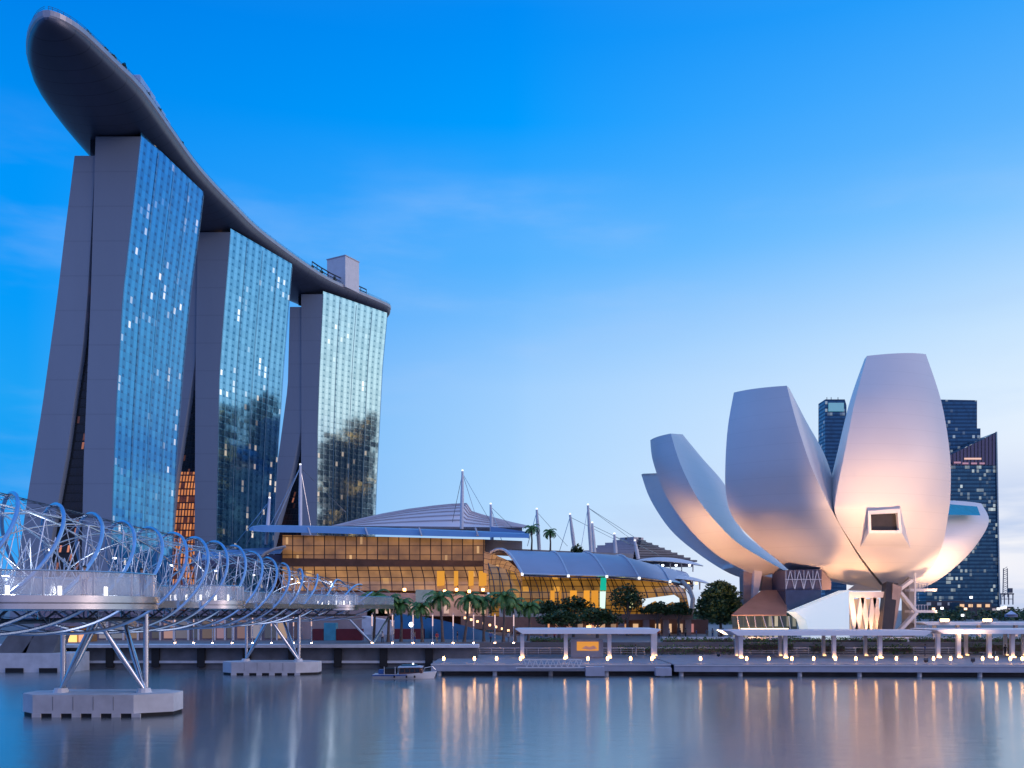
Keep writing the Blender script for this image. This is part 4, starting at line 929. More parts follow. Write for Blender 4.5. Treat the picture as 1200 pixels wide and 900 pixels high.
# white shelters: flat roof on columns
def shelter(label, x0, x1, yt, yb, D, cols, rear, zb, zr=None):
    T = thing('shelter', label, 'shelter', (U((x0 + x1) / 2, yb, D).x, D, zb), 'flat roofed white shelters on the waterfront')
    b = MB(); a, c = U(x0, yt, D), U(x1, yt, D); z1, z0 = a.z, U(x0, yb, D).z
    xm = 1.0
    b.add([(a.x, D - 1.6, z1 - .1), (a.x + xm, D - 1.8, z0), (c.x - xm, D - 1.8, z0), (c.x, D - 1.6, z1 - .1), (a.x, D + 7.5, z1 - .1), (a.x + xm, D + 7.5, z0), (c.x - xm, D + 7.5, z0), (c.x, D + 7.5, z1 - .1),
           (a.x + .5, D - 1.4, z1), (c.x - .5, D - 1.4, z1), (c.x - .5, D + 7.3, z1), (a.x + .5, D + 7.3, z1)],
          [(0, 1, 2, 3), (4, 7, 6, 5), (0, 4, 5, 1), (3, 2, 6, 7), (1, 5, 6, 2), (8, 9, 10, 11), (0, 3, 9, 8), (3, 7, 10, 9), (7, 4, 11, 10), (4, 0, 8, 11)])
    b.build('roof', M['white'], T)
    for x in cols:
        q = U(x, yb, D); b = MB(); b.box((q.x, D, (zb + z0) / 2), (.55, .55, z0 - zb)); k = b.build('column', M['white'], T)
        b = MB(); b.box((q.x, D - .5, zb + .08), (.5, .25, .14)); b.build('uplight', M['lamp'], k)
    for x in rear:
        q = U(x, yb, D + 6.5); zz = zb if zr is None else zr; b = MB(); b.box((q.x, D + 6.5, (zz + z0) / 2), (.45, .45, z0 - zz)); k = b.build('column', M['white'], T)
        b = MB(); b.box((q.x, D + 6, zz + .08), (.4, .25, .14)); b.build('uplight', M['lamp_soft'], k)
shelter('long white shelter left, over the orange sign', 604, 773, 736.5, 742.5, 137, [612, 663, 714, 765], [768], DK)
shelter('white shelter in front of the museum wedge wall', 853, 1087, 738.5, 744.5, 137, [868, 920, 977, 1031], [863, 914, 965, 1014], DK)
shelter('white shelter right of the museum stair, low front one', 1091, 1260, 737, 742.5, 138, [1099, 1123, 1159, 1186, 1236], [1132, 1178, 1199], DK)
shelter('farther thin white shelter at the right edge, higher one', 1076, 1260, 729, 732.5, 160, [1095, 1122, 1147, 1190], [], GZ)
for i, x in enumerate((1107, 1157)):
    T = thing('roof_floodlight', ['left', 'right'][i] + ' orange floodlight glowing on the farther right shelter', 'floodlight', U(x, 729, 158), 'floodlights on the farther shelter')
    b = MB(); b.box(U(x, 727, 158), (1.3, .5, .5)); b.build('lens', emat('flood_orange', (1, .55, .28), 9), T)
    ld = bpy.data.lights.new('flood', 'SPOT'); ld.energy = 9500; ld.color = WARM; ld.spot_size = R(95); ld.spot_blend = 1; ld.shadow_soft_size = .8
    lo = bpy.data.objects.new('flood_beam', ld); C.objects.link(lo); lo.parent = T; lo.location = (0, 0, .9)
    lo.rotation_euler = (U(1105 + i * 15, 630, 166) - U(x, 725, 158)).to_track_quat('-Z', 'Y').to_euler()
    b = MB(); b.box(U(x, 728.6, 158), (1.5, .7, .16)); b.build('bracket', M['steel_dark'], T)
# orange sign
T = thing('sign_board', 'grey board with an orange picture under the long shelter', 'sign', U(688, 769, 139))
flat([(669, 749.5), (707, 749.5), (707, 770), (669, 770)], 139, .4, 'board', M['pontoon'], T)
sc = flat([(676, 752), (701.5, 752), (701.5, 762.5), (676, 762.5)], 138.9, .05, 'screen', M['orange_screen'], T)
b = MB(); b.add([U(682, 760, 138.85), U(686, 757, 138.85), U(691, 758.2, 138.85), U(696, 756.6, 138.85), U(700, 760, 138.85), U(692, 761.6, 138.85)], [tuple(range(6))]); b.build('picture', emat('screen_dark_patch', (.5, .14, .03), .5), sc)

# ------------------------------------------------------------------ tour boat
D = 117.0; o = U(473, 795, D); o.z = 0
BT = thing('tour_boat', 'small white tour boat with dark cabin, moored left of the pontoon', 'boat', o)
def bp(x, y, z): return o + Vector((x, y, z))
L = 3.7
rows = []
for k in range(15):
    t = k / 14; x = lerp(-L, L, t); w_ = 1.25 * (1 - max(0, (t - .55) / .45) ** 2.2) + .02; sheer = .55 + .35 * max(0, (t - .35) / .65) ** 1.6
    rake = .45 * max(0, (t - .8) / .2)
    rows.append([bp(x + rake * 0, -w_ * .55, -.25), bp(x + rake * .2, -w_ * .8, .05), bp(x + rake, -w_, sheer), bp(x + rake, w_, sheer), bp(x + rake * .2, w_ * .8, .05), bp(x, w_ * .55, -.25)])
b = MB(); b.loft(rows, close=True, caps=True); b.build('hull', pmat('boat_white', (.93, .94, .96), .35, 0, .03), BT, True)
b = MB(); b.loft([[r[2] + Vector((0, -.04, -.17)), r[2] + Vector((0, -.045, -.04))] for r in rows[:9]]); b.build('blue_stripe', pmat('blue_paint', (.02, .12, .42), .3), BT)
rows = []
for x, w_, z in ((-.6, .95, 1.38), (-.4, 1.0, 1.42), (2.0, .95, 1.46), (2.4, .85, 1.42)):
    rows.append([bp(x, -w_ - .1, z), bp(x, -w_ * .6, z + .12), bp(x, w_ * .6, z + .12), bp(x, w_ + .1, z), bp(x, w_ + .1, z - .06), bp(x, -w_ - .1, z - .06)])
b = MB(); b.loft(rows, close=True, caps=True); b.build('cabin_roof', pmat('pale_canopy', (.5, .56, .66), .5), BT)
b = MB(); b.prism([bp(-.5, -.95, .5), bp(2.45, -.95, .72), bp(2.1, -.95, 1.40), bp(-.35, -.95, 1.36)], (0, 1.9, 0)); cb_ = b.build('cabin', pmat('cabin_wood', (.12, .045, .03), .5), BT)
for k in range(4):
    b = MB(); x = -.3 + k * .62; b.prism([bp(x, -.99, .78), bp(x + .5, -.99, .8), bp(x + .46, -.99, 1.25), bp(x, -.99, 1.25)], (0, .03, 0)); b.build('window', M['darkglass'], cb_)
b = MB(); b.prism([bp(-.3, -.5, 1.56), bp(1.6, -.5, 1.58), bp(1.7, -.5, 1.72), bp(-.2, -.5, 1.72)], (0, 1.0, 0)); b.build('roof_awning', pmat('teal_canvas', (.03, .16, .24), .6), BT)
b = MB(); b.box(bp(-2.6, 0, .85), (.9, 1.5, .5)); b.build('engine_box', pmat('engine_blue', (.03, .10, .30), .4), BT)
b = MB(); b.box(bp(-1.6, -.1, .95), (1.5, 1.5, .7)); b.build('stern_canopy', M['rubber'], BT)
for x in (-2.3, -.95):
    b = MB(); b.bar(bp(x, -.85, .5), bp(x, -.85, 1.5), .06, .06); b.build('canopy_post', M['white'], BT)
b = MB(); b.tube([bp(2.5, -.7, .85), bp(2.7, -.65, 1.35), bp(3.6, -.2, 1.5), bp(4.0, 0, 1.05)], .035, 5); b.build('bow_rail', M['steel'], BT)
for i, x in enumerate((-1.0, .5, 1.5)):
    b = MB(); b.tube([bp(x, -1.28, .15), bp(x, -1.28, .42)], .1, 6); b.build('fender', M['rubber'], BT)
b = MB(); b.box(bp(1.2, -.2, 1.82), (.16, .16, .16)); b.build('roof_lamp', M['lamp_cool'], BT)

# ------------------------------------------------------------------ helix bridge
axp = [(-33.9, 40), (-33.8, 55), (-33.6, 66), (-33.5, 77), (-33.2, 95), (-32.4, 110), (-31.0, 125), (-27.8, 138), (-21.2, 151)]
def cr(pts, step):
    out = []
    for i in range(len(pts) - 1):
        p0, p1, p2, p3 = [Vector((*pts[max(0, min(len(pts) - 1, i + k))], 0)) for k in (-1, 0, 1, 2)]
        n = max(2, int((p2 - p1).length / step))
        for j in range(n):
            t = j / n; out.append(.5 * ((2 * p1) + (p2 - p0) * t + (2 * p0 - 5 * p1 + 4 * p2 - p3) * t * t + (3 * p1 - p0 - 3 * p2 + p3) * t ** 3))
    out.append(Vector((*pts[-1], 0))); return out
ax = cr(axp, .6); al = [0]
for p, q_ in zip(ax, ax[1:]): al.append(al[-1] + (q_ - p).length)
LEN = al[-1]
def axis(s):
    s = max(0, min(LEN - .01, s)); lo = 0
    import bisect
    i = max(0, bisect.bisect_right(al, s) - 1); i = min(i, len(ax) - 2); t = (s - al[i]) / (al[i + 1] - al[i])
    p = ax[i].lerp(ax[i + 1], t); a, c = ax[max(0, i - 3)], ax[min(len(ax) - 1, i + 4)]
    tg = (c - a).normalized(); return p, tg, Vector((tg.y, -tg.x, 0))   # point, tangent, right-hand side (towards the bay)
def zc(s):   return 11.3 + .6 * max(0, 1 - s / 40) - .35 * max(0, (s - 85) / 30)
def taper(s): return 1 if s < 66 else max(.35, 1 - .5 * ((s - 66) / (LEN - 66)) ** 1.2)
def hp(s, a, r):   # a: 0 at the crown, growing towards the bay side
    p, tg, n = axis(s); k = taper(s)
    return Vector((p.x, p.y, zc(s) - 4.7 * (1 - k) * .6)) + n * math.sin(a) * r * k + Vector((0, 0, math.cos(a) * r * k))
BR = thing('helix_bridge', 'steel double helix footbridge curving from the left edge to the promenade', 'footbridge', (-33.5, 77, 0))
NO, PO = 7, 40.0; NI, PI_ = 6, -44.0; RO, RI = 4.7, 3.8
S1 = LEN - 5
for k in range(NO):
    b = MB(); pts = []
    s = 0.0
    while s <= S1: pts.append(hp(s, -2 * math.pi * (s / PO) + 2 * math.pi * k / NO, RO)); s += .6
    b.tube(pts, .135, 7); b.build('outer_tube', M['steel_blue'], BR, True)
for k in range(NI):
    b = MB(); pts = []; s = 0.0
    while s <= S1: pts.append(hp(s, -2 * math.pi * (s / PI_) + 2 * math.pi * k / NI + .4, RI)); s += .8
    b.tube(pts, .06, 6); b.build('inner_tube', M['steel'], BR, True)
# struts: from each outer tube to inner tubes and raking ties down to the deck edge
struts = []
for k in range(NO):
    s = 1.0
    while s < S1 - 2:
        a = (-2 * math.pi * (s / PO) + 2 * math.pi * k / NO) % (2 * math.pi)
        p = hp(s, a, RO)
        best = sorted(range(NI), key=lambda j: abs(((-2 * math.pi * (s / PI_) + 2 * math.pi * j / NI + .4 - a + math.pi) % (2 * math.pi)) - math.pi))[:2]
        for j in best:
            for ds in (-1.6, 1.6):
                ai = -2 * math.pi * ((s + ds) / PI_) + 2 * math.pi * j / NI + .4
                struts.append((s, p, hp(s + ds, ai, RI), .022))
        if 1.0 < a < 1.9 or 2 * math.pi - 1.9 < a < 2 * math.pi - 1.0:
            pp, tg, n = axis(s); sg = 1 if a < math.pi else -1
            for ds in (-1.7, 1.9):
                pq, tq, nq = axis(s + ds); struts.append((s - 30, hp(s, a * .72 if sg > 0 else -(2 * math.pi - a) * .72, RO), Vector((pq.x, pq.y, 9.15)) + nq * sg * 3.7, .042))
        s += 3.2 if s < 55 else 5.2
vis = sorted(struts, key=lambda t: (t[1].y if t[1].y > 56 else 999) - (20 if t[3] > .03 else 0))
for s, p, q_, r in vis[:100]:
    b = MB(); b.tube([p, q_], r, 5); b.build('strut', M['strut'], BR)
b = MB()
for s, p, q_, r in vis[100:]: b.tube([p, q_], r, 4, cap=False)
tag(b.build('strut', M['strut'], BR), kind='stuff')
# fine canopy mesh over the crown
b = MB()
for k in range(3):
    pts = [hp(i * .9, -.4 + .4 * k, RO - .15) for i in range(int(S1 / .9))]; b.tube(pts, .025, 3, cap=False)
s = 1.0
while s < S1:
    b.tube([hp(s + .4 * q_, -.55 + .22 * q_, RO - .15) for q_ in range(6)], .02, 3, cap=False); s += 2.2
tag(b.build('canopy_mesh', M['steel_dark'], BR), kind='stuff')
# deck and its edge beams
def ribbon(o0, o1, z0, z1, sa, sb, st=1.2):
    rows = []; s = sa
    while s <= sb:
        p, tg, n = axis(s); q_ = Vector((p.x, p.y, 0)); rows.append([q_ + n * o0 + Vector((0, 0, z0)), q_ + n * o1 + Vector((0, 0, z0)), q_ + n * o1 + Vector((0, 0, z1)), q_ + n * o0 + Vector((0, 0, z1))]); s += st
    return rows
b = MB(); b.loft(ribbon(-3.6, 3.6, 8.85, 9.15, 0, LEN - .5), close=True, caps=True); b.build('deck', M['steel_dark'], BR)
for sg in (-1, 1):
    b = MB(); b.loft(ribbon(sg * 3.6, sg * 3.85, 8.7, 9.3, 0, LEN - .5), close=True, caps=True); b.build('edge_beam', M['steel'], BR)
    b = MB(); b.loft(ribbon(sg * 3.7, sg * 3.74, 9.35, 10.5, 0, LEN - 1), close=True, caps=True); gr = b.build('glass_railing', M['railglass'], BR)
    b = MB(); b.tube([axis(s * 1.0)[0] * 1 + axis(s * 1.0)[2] * sg * 3.72 + Vector((0, 0, 10.55)) for s in range(int(LEN - 1))], .05, 5); b.build('handrail', M['steel'], gr)
    for zz, rr in ((7.75, .16),):
        b = MB(); b.tube([axis(s * 1.5)[0] + axis(s * 1.5)[2] * sg * 2.2 + Vector((0, 0, zz - .0)) for s in range(int((LEN - 8) / 1.5))], rr, 6); b.build('lower_chord', M['steel_dark'], BR)
b = MB(); s = 2.0; flip = 1
while s < LEN - 12:
    p, tg, n = axis(s); p2, t2, n2 = axis(s + 3)
    b.tube([p + n * 2.2 * flip + Vector((0, 0, 7.75)), p2 - n2 * 2.2 * flip + Vector((0, 0, 7.75))], .08, 5)
    b.tube([p + n * 2.2 + Vector((0, 0, 7.75)), p + n * 3.5 + Vector((0, 0, 8.75))], .08, 5); b.tube([p - n * 2.2 + Vector((0, 0, 7.75)), p - n * 3.5 + Vector((0, 0, 8.75))], .08, 5)
    flip = -flip; s += 3
b.build('under_truss', M['steel_dark'], BR)
def pl(name, loc, e, col, size=.4):
    ld = bpy.data.lights.new(name, 'POINT'); ld.energy = e; ld.color = col; ld.shadow_soft_size = size
    lo = bpy.data.objects.new(name, ld); C.objects.link(lo); lo.parent = BR; lo.location = Vector(loc) - Vector(BR['_o'])
# viewing pods
def pod(cx, cy, r, zt=9.45, hg=1.65, label=None):
    def ring(rr, z, n=56): return [Vector((cx + rr * math.cos(2 * math.pi * k / n), cy + rr * math.sin(2 * math.pi * k / n), z)) for k in range(n)]
    b = MB(); b.loft([ring(r - .6, zt - .9), ring(r - .1, zt - .85), ring(r + .12, zt - .8), ring(r + .12, zt - .48), ring(r - .1, zt - .44), ring(r - .1, zt - .42), ring(r + .2, zt - .4), ring(r + .2, zt), ring(r, zt + .03), ring(.5, zt + .03)], close=True, caps=True)
    pd = b.build('viewing_pod', M['steel'], BR, True)
    if label: pd['label'] = label
    b = MB(); b.loft([ring(r, zt + .05), ring(r + .02, zt + hg), ring(r - .03, zt + hg), ring(r - .05, zt + .05)], close=True); b.build('glass_rail', M['railglass'], pd, True)
    b = MB(); rg = ring(r, zt + hg + .03); b.tube(rg + [rg[0]], .05, 6); b.build('top_rail', M['steel'], pd)
    for k in range(0, 16):
        a = 2 * math.pi * k / 16 + .1
        b = MB(); b.bar((cx + r * math.cos(a), cy + r * math.sin(a), zt), (cx + r * math.cos(a), cy + r * math.sin(a), zt + hg), .09, .09); b.build('rail_post', M['white'], pd)
    for k in range(6):
        a = -math.pi / 2 + (k - 2.5) * .42
        b = MB(); b.box((cx + (r - .5) * math.cos(a), cy + (r - .5) * math.sin(a), zt + .3), (.16, .16, .5)); b.build('floor_lamp', emat('pod_lamp', (1, .93, .85), 5), pd)
    pl('pod_light', (cx, cy - r * .55, zt + 1.0), 300 * (r / 7) ** 2, (.95, .96, 1))
pod(-30.2, 60, 7.0, 9.36, 1.4, label='nearest and largest viewing pod'); pod(-30.8, 94, 3.8, 9.45, 1.4); pod(-25.9, 138, 3.2, 9.3, 1.4)
# the bridge's own lamps, hung from the inner helix over the deck
for s in (14, 24, 34, 46, 58, 70, 84, 97):
    p, tg, n = axis(s); q_ = Vector((p.x, p.y, 12.6)) + n * 2.2
    b = MB(); b.box(q_, (.22, .22, .12)); b.build('deck_lamp', emat('deck_lamp_glow', (.9, .93, 1), 4), BR)
    pl('deck_lamp_light', q_ - Vector((0, 0, .4)), 110, (.8, .88, 1))
# piers
def pier(cx, cy, half, zt, w, label=None, tall=1.75):
    prof = [(-w, -1.0), (-w + 1.6, -2.6), (w - 2.6, -2.6), (w, -1.0), (w, 1.2), (w - 2, 2.8), (-w + 2, 2.8), (-w, 1.2)]
    b = MB(); b.prism([(cx + x, cy + y, .3) for x, y in prof], (0, 0, tall - .3)); pc = b.build('pile_cap', M['conc'], BR)
    if label: pc['label'] = label
    b = MB(); b.prism([(cx + x * .985, cy + y * .97, -.5) for x, y in prof], (0, 0, .79)); b.build('waterline_skirt', M['rubber'], pc)
    for k in range(6):
        x = lerp(-w + 1.9, w - 2.4, k / 5); b = MB(); b.box((cx + x, cy - 2.58, .1), (.7, .12, .39)); b.build('skirt_block', M['conc'], pc)
    for k in range(1, 5):
        x = lerp(-w + 1.6, w - 2.6, k / 5); b = MB(); b.box((cx + x, cy - 2.6, 1.1), (.03, .03, tall - .7)); b.build('joint', M['conc_dark'], pc)
    for sg in (-1, 1):
        ft = Vector((cx + sg * half, cy - .2, tall))
        b = MB(); b.tube([ft, ft + Vector((0, 0, .35))], [.62, .5], 12); b.build('footing', M['white'], pc)
        b = MB(); b.tube([ft + Vector((sg * .0, .4, .2)), (cx + sg * half, cy + .2, zt + .7 if sg > 0 else zt - .3)], .22, 10); b.build('pier_leg', M['steel'], BR, True)
        for e, q_ in ((-1.2, .25), (1.2, 1.1)):
            b = MB(); b.tube([ft + Vector((0, 0, .2)), lerp(ft, (ft + (Vector((cx + sg * q_, cy + e * 1.2, zt)) - ft) * .5), 1), (cx + sg * q_, cy + e * 1.2, zt)], [.15, .24, .16], 10); b.build('pier_leg', M['steel'], BR, True)
pier(-33.5, 77, 3.4, 7.6, 6.1, 'nearest pale pier base in the water', 1.78)
pier(-31.9, 125, 3.5, 7.1, 6.3, 'second pale pier base in the water', 1.7)
b = MB(); b.tube([(-24.4, 141, 7.1), (-21.0, 141.5, GZ)], .2, 8); b.build('pier_leg', M['steel'], BR)
b = MB(); b.tube([(-19.8, 150, 7.2), (-21.0, 141.5, GZ)], .2, 8); b.build('pier_leg', M['steel'], BR)

# concrete pier of the road bridge at far left
AB = thing('road_bridge_pier', 'stepped concrete road bridge pier at the left edge behind the footbridge', 'bridge pier', U(20, 787, 128))
b = MB(); b.box((U(0, 0, 128).x - 3, 131, 1.3), (25, 6, 2.6)); b.build('pile_cap', M['conc'], AB)
for k in range(5):
    b = MB(); b.box((U(74, 0, 128).x - 2 - k * 4.6, 127.95, .25), (2.4, .3, .7)); b.build('fender', M['rubber'], AB)
for x in (16, 47):
    b = MB(); b.prism([U(x - 22, 766, 129), U(x + 14, 766, 129), U(x + 24, 741, 129), U(x - 4, 741, 129)], (0, 3.2, 0)); b.build('raking_wall', M['conc_dark'], AB)
# lit orange kiosk behind the near pier
T = thing('orange_kiosk', 'kiosk glowing orange behind the near bridge pier', 'kiosk', U(88, 757, 150))
flat([(76, 734), (101, 734), (101, 757), (76, 757)], 150, 4, 'body', pmat('kiosk_wall', (.3, .16, .06), .6), T)
flat([(80, 738), (90, 738), (90, 753), (80, 753)], 149.8, .1, 'lit_window', emat('kiosk_glow', (1, .5, .05), 1.6), T)
flat([(92, 738), (99, 738), (99, 753), (92, 753)], 149.8, .1, 'lit_window', emat('kiosk_glow_dim', (1, .4, .05), .9), T)

# ------------------------------------------------------------------ people
def person_meshes(pose):
    J = {'pelvis': (0, 0, .95), 'belly': (0, .0, 1.12), 'chest': (0, .01, 1.34), 'neck': (0, .01, 1.5), 'head': (0, -.01, 1.60), 'crown': (0, 0, 1.70),
         'ls': (-.19, .01, 1.42), 'le': (-.25, .03, 1.14), 'lw': (-.22, -.1, .92), 'lh': (-.21, -.14, .84), 'rs': (.19, .01, 1.42), 're': (.25, .03, 1.14), 'rw': (.22, -.1, .92), 'rh': (.21, -.14, .84),
         'lp': (-.09, 0, .9), 'lk': (-.1, -.02, .5), 'la': (-.1, .02, .08), 'lf': (-.1, -.14, .03), 'rp': (.09, 0, .9), 'rk': (.1, -.02, .5), 'ra': (.1, .02, .08), 'rf': (.11, -.14, .03)}
    if pose == 1: J.update(lk=(-.1, -.16, .52), la=(-.1, -.02, .1), lf=(-.1, -.17, .03), rk=(.1, .06, .5), ra=(.1, .24, .1), rf=(.1, .12, .03), lw=(-.23, .12, .94), lh=(-.23, .14, .86))
    rad = dict(pelvis=.15, belly=.135, chest=.155, neck=.055, head=.095, crown=.085, ls=.065, le=.048, lw=.034, lh=.04, rs=.065, re=.048, rw=.034, rh=.04, lp=.095, lk=.065, la=.045, lf=.04, rp=.095, rk=.065, ra=.045, rf=.04)
    E = [('pelvis', 'belly'), ('belly', 'chest'), ('chest', 'neck'), ('neck', 'head'), ('head', 'crown'), ('chest', 'ls'), ('ls', 'le'), ('le', 'lw'), ('lw', 'lh'), ('chest', 'rs'), ('rs', 're'), ('re', 'rw'), ('rw', 'rh'),
         ('pelvis', 'lp'), ('lp', 'lk'), ('lk', 'la'), ('la', 'lf'), ('pelvis', 'rp'), ('rp', 'rk'), ('rk', 'ra'), ('ra', 'rf')]
    ks = list(J); me = bpy.data.meshes.new('body_cage'); me.from_pydata([J[k] for k in ks], [(ks.index(a), ks.index(c)) for a, c in E], [])
    ob = bpy.data.objects.new('body_cage', me); C.objects.link(ob)
    md = ob.modifiers.new('skin', 'SKIN')
    for i, k in enumerate(ks):
        sv = me.skin_vertices[0].data[i]; sv.radius = (rad[k], rad[k] * (.75 if k in ('pelvis', 'belly', 'chest') else 1)); sv.use_root = (k == 'pelvis')
    ob.modifiers.new('sub', 'SUBSURF').levels = 1
    dg = bpy.context.evaluated_depsgraph_get(); dg.update(); m2 = bpy.data.meshes.new_from_object(ob.evaluated_get(dg)); bpy.data.objects.remove(ob); return m2
skin = pmat('skin', (.45, .27, .2), .6); hair = pmat('hair', (.03, .02, .018), .6)
body = [person_meshes(0), person_meshes(1)]
cloth = {k: pmat(f'cloth_{k}', c, .8) for k, c in dict(white=(.6, .6, .62), blue=(.05, .12, .35), red=(.4, .05, .05), black=(.03, .03, .035), grey=(.2, .2, .22), khaki=(.28, .22, .14)).items()}
def person(label, loc, rz, shirt, trousers, pose=0, group=None):
    T = thing('person', label, 'person', loc, group); T.rotation_euler = (0, 0, rz)
    me = body[pose].copy(); me.materials.clear()
    for mm in (skin, cloth[shirt], cloth[trousers]): me.materials.append(mm)
    for p in me.polygons:
        z = p.center.z; x = abs(p.center.x)
        p.material_index = 2 if z < .96 and x < .185 and z > .07 else (1 if .96 <= z < 1.49 and not (x > .2 and z < 1.12) else 0); p.use_smooth = True
    o = bpy.data.objects.new('body', me); C.objects.link(o); o.parent = T
    bm_ = bmesh.new(); bmesh.ops.create_uvsphere(bm_, u_segments=12, v_segments=8, radius=.118)
    for v in list(bm_.verts):
        v.co.z *= 1.05
        if v.co.z < -.02 and v.co.y < .02: v.co.z = -.02
    me2 = bpy.data.meshes.new('hair'); bm_.to_mesh(me2); bm_.free(); me2.materials.append(hair)
    h_ = bpy.data.objects.new('hair', me2); C.objects.link(h_); h_.parent = T; h_.location = (0, .015, 1.69)
person('person in a white shirt at the glass of the nearest pod', Vector((U(99, 693, 56.5).x, 56.5, 9.4)), 0, 'white', 'blue')
person('person in blue at the right end of the nearest pod', Vector((U(166, 693, 60).x, 60, 9.4)), 1.2, 'blue', 'blue')
person('person in red beside the second pod', Vector((U(274, 700, 94).x, 94, 9.49)), .5, 'red', 'grey', 1)
cw = [('red', 'black', 'in red, left of the promenade crowd'), ('white', 'black', 'in white and black, second from the left of the promenade crowd'), ('black', 'grey', 'in black top and grey trousers in the promenade crowd'),
      ('khaki', 'black', 'in khaki, middle of the promenade crowd'), ('blue', 'grey', 'in blue and grey in the promenade crowd'), ('grey', 'khaki', 'in grey and khaki in the promenade crowd'), ('white', 'blue', 'in white and blue at the right of the crowd'), ('black', 'black', 'all in black beside the big tree')]
for i, (a, c, lab) in enumerate(cw):
    p = U(772 + i * 10.5 + (i % 3) * 2, 747, 166 + (i % 4) * 2.5); p.z = GZ; person('person ' + lab, p, i * 1.1, a, c, i % 2, 'people on the promenade')
for i, (x, D, a, c, lab) in enumerate(((745, 141, 'white', 'white', 'in white under the long shelter beside its right column'), (1178, 141, 'black', 'black', 'in black beside the right shelter column'), (1084, 143, 'blue', 'grey', 'in blue standing on the right pontoon'))):
    p = U(x, 768, D); p.z = DK; person('person ' + lab, p, 2 + i, a, c, i % 2)

for i in range(10):
    x = (448, 486, 512, 536, 575, 596, 634, 650, 842, 856)[i]; D = (146, 147, 145, 148, 146, 147, 150, 151, 158, 159)[i]; p = U(x, 752, D); p.z = GZ
    a, c = (('white', 'black'), ('grey', 'blue'), ('red', 'khaki'), ('black', 'grey'), ('blue', 'black'), ('white', 'grey'), ('khaki', 'blue'), ('red', 'black'), ('grey', 'black'), ('white', 'khaki'))[i]
    person(f'person in {a} top and {c} trousers, {ORD[i]} stroller from the left, counted along the promenade', p, i * 1.7, a, c, (i + 1) % 2, 'people on the promenade')
# ------------------------------------------------------------------ towers far behind the museum
og1 = curtain('office_glass_dark', (.03, .13, .26), (.01, .05, .11), bay=2.4, fl=3.6, lit=.88, pw=(.0, 1.0), litcol=(.75, .9, 1), litst=.5, metal=.6, rough=.15, clus=(.45, .6), seed=11, dot=0, slab=.5)
og2 = curtain('office_glass_teal', (.035, .15, .25), (.01, .05, .10), bay=2.2, fl=3.6, lit=.76, pw=(.0, 1.0), litcol=(.85, .95, .9), litst=.6, metal=.55, rough=.15, clus=(.46, .6), seed=14, dot=0, slab=.5)
def office(label, px, D, depth, mat, extra=None):
    T = thing('office_tower', label, 'office tower', U(sum(x for x, _ in px) / len(px), 720, D))
    pts = [U(x, y, D) for x, y in px]; n = len(pts); off = Vector((0, depth, 0)); b = MB()
    q = [p + off for p in pts]
    b.add(pts, [tuple(range(n))], uvs=[(p.x, p.z) for p in pts])
    for i in range(n):
        j = (i + 1) % n; d = math.hypot(pts[j].x - pts[i].x, 0)
        vert = abs(pts[j].x - pts[i].x) < .5
        b.add([pts[i], pts[j], q[j], q[i]], [(0, 1, 2, 3)], uvs=[(0, pts[i].z), (0 if vert else d, pts[j].z), (depth if vert else d, q[j].z), (depth if vert else 0, q[i].z)])
    b.build('shaft', mat, T); return T
GY = 715 + (H - GZ) * F / 900
T = office('dark blue office tower behind the gap between two petals', [(967, 468), (990, 468), (992, 475), (992, GY), (967, GY)], 900, 20, og1)
b = MB(); b.prism([U(971, 472, 899), U(989, 472, 899), U(989, 482, 899), U(971, 482, 899)], (0, 1, 0)); b.build('lit_crown', emat('teal_crown', (.05, .45, .6), .45), T)
b = MB()
for x in (969, 974, 982): b.bar(U(x, 468, 900), U(x, 465.5, 900), .5, .5)
b.build('roof_mast', M['steel_dark'], T)
T = office('rear office tower right of the tallest petal, stepped flat top', [(1095, 468), (1145, 469), (1145, 502), (1149, 502), (1149, GY), (1095, GY)], 920, 24, og1)
T = office('front office tower right of the museum with a slanted glass crown', [(1113, 533), (1167, 506.5), (1171, 720 + 1), (1085, 720 + 1), (1085, 560), (1113, 548)], 880, 30, og2)
b = MB(); b.prism([U(1113, 533.5, 879.3), U(1166, 508, 879.3), U(1166, 545, 879.3), U(1116, 545, 879.3)], (0, .5, 0)); cr_ = b.build('glass_crown', pmat('crown_glass', (.12, .12, .20), .2, .5), T)
b = MB()
for k in range(12):
    x = 1117 + k * 4.2; b.bar(U(x, 546, 878.8), U(x, 533 - (x - 1113) * .47, 878.8), .35, .35)
b.build('crown_mullion', M['steel_dark'], cr_)
for k, (x, w_, y) in enumerate(((1130, 20, 536.5), (1118, 8, 541), (1128, 7, 542), (1138, 7, 542), (1148, 6, 542))):
    b = MB(); b.prism([U(x, y, 878.6), U(x + w_, y, 878.6), U(x + w_, y + 2, 878.6), U(x, y + 2, 878.6)], (0, .3, 0)); b.build('crown_lamp', emat('crown_glow', (1, .55, .32) if k == 0 else (.9, .3, .3), .8 if k == 0 else .35), cr_)
b = MB()   # edge fin along the right side
b.bar(U(1167.5, 506, 879), U(1171.5, 716, 879), 1.2, 1.2); b.build('edge_fin', pmat('pale_fin', (.3, .45, .5), .3, .5), T)
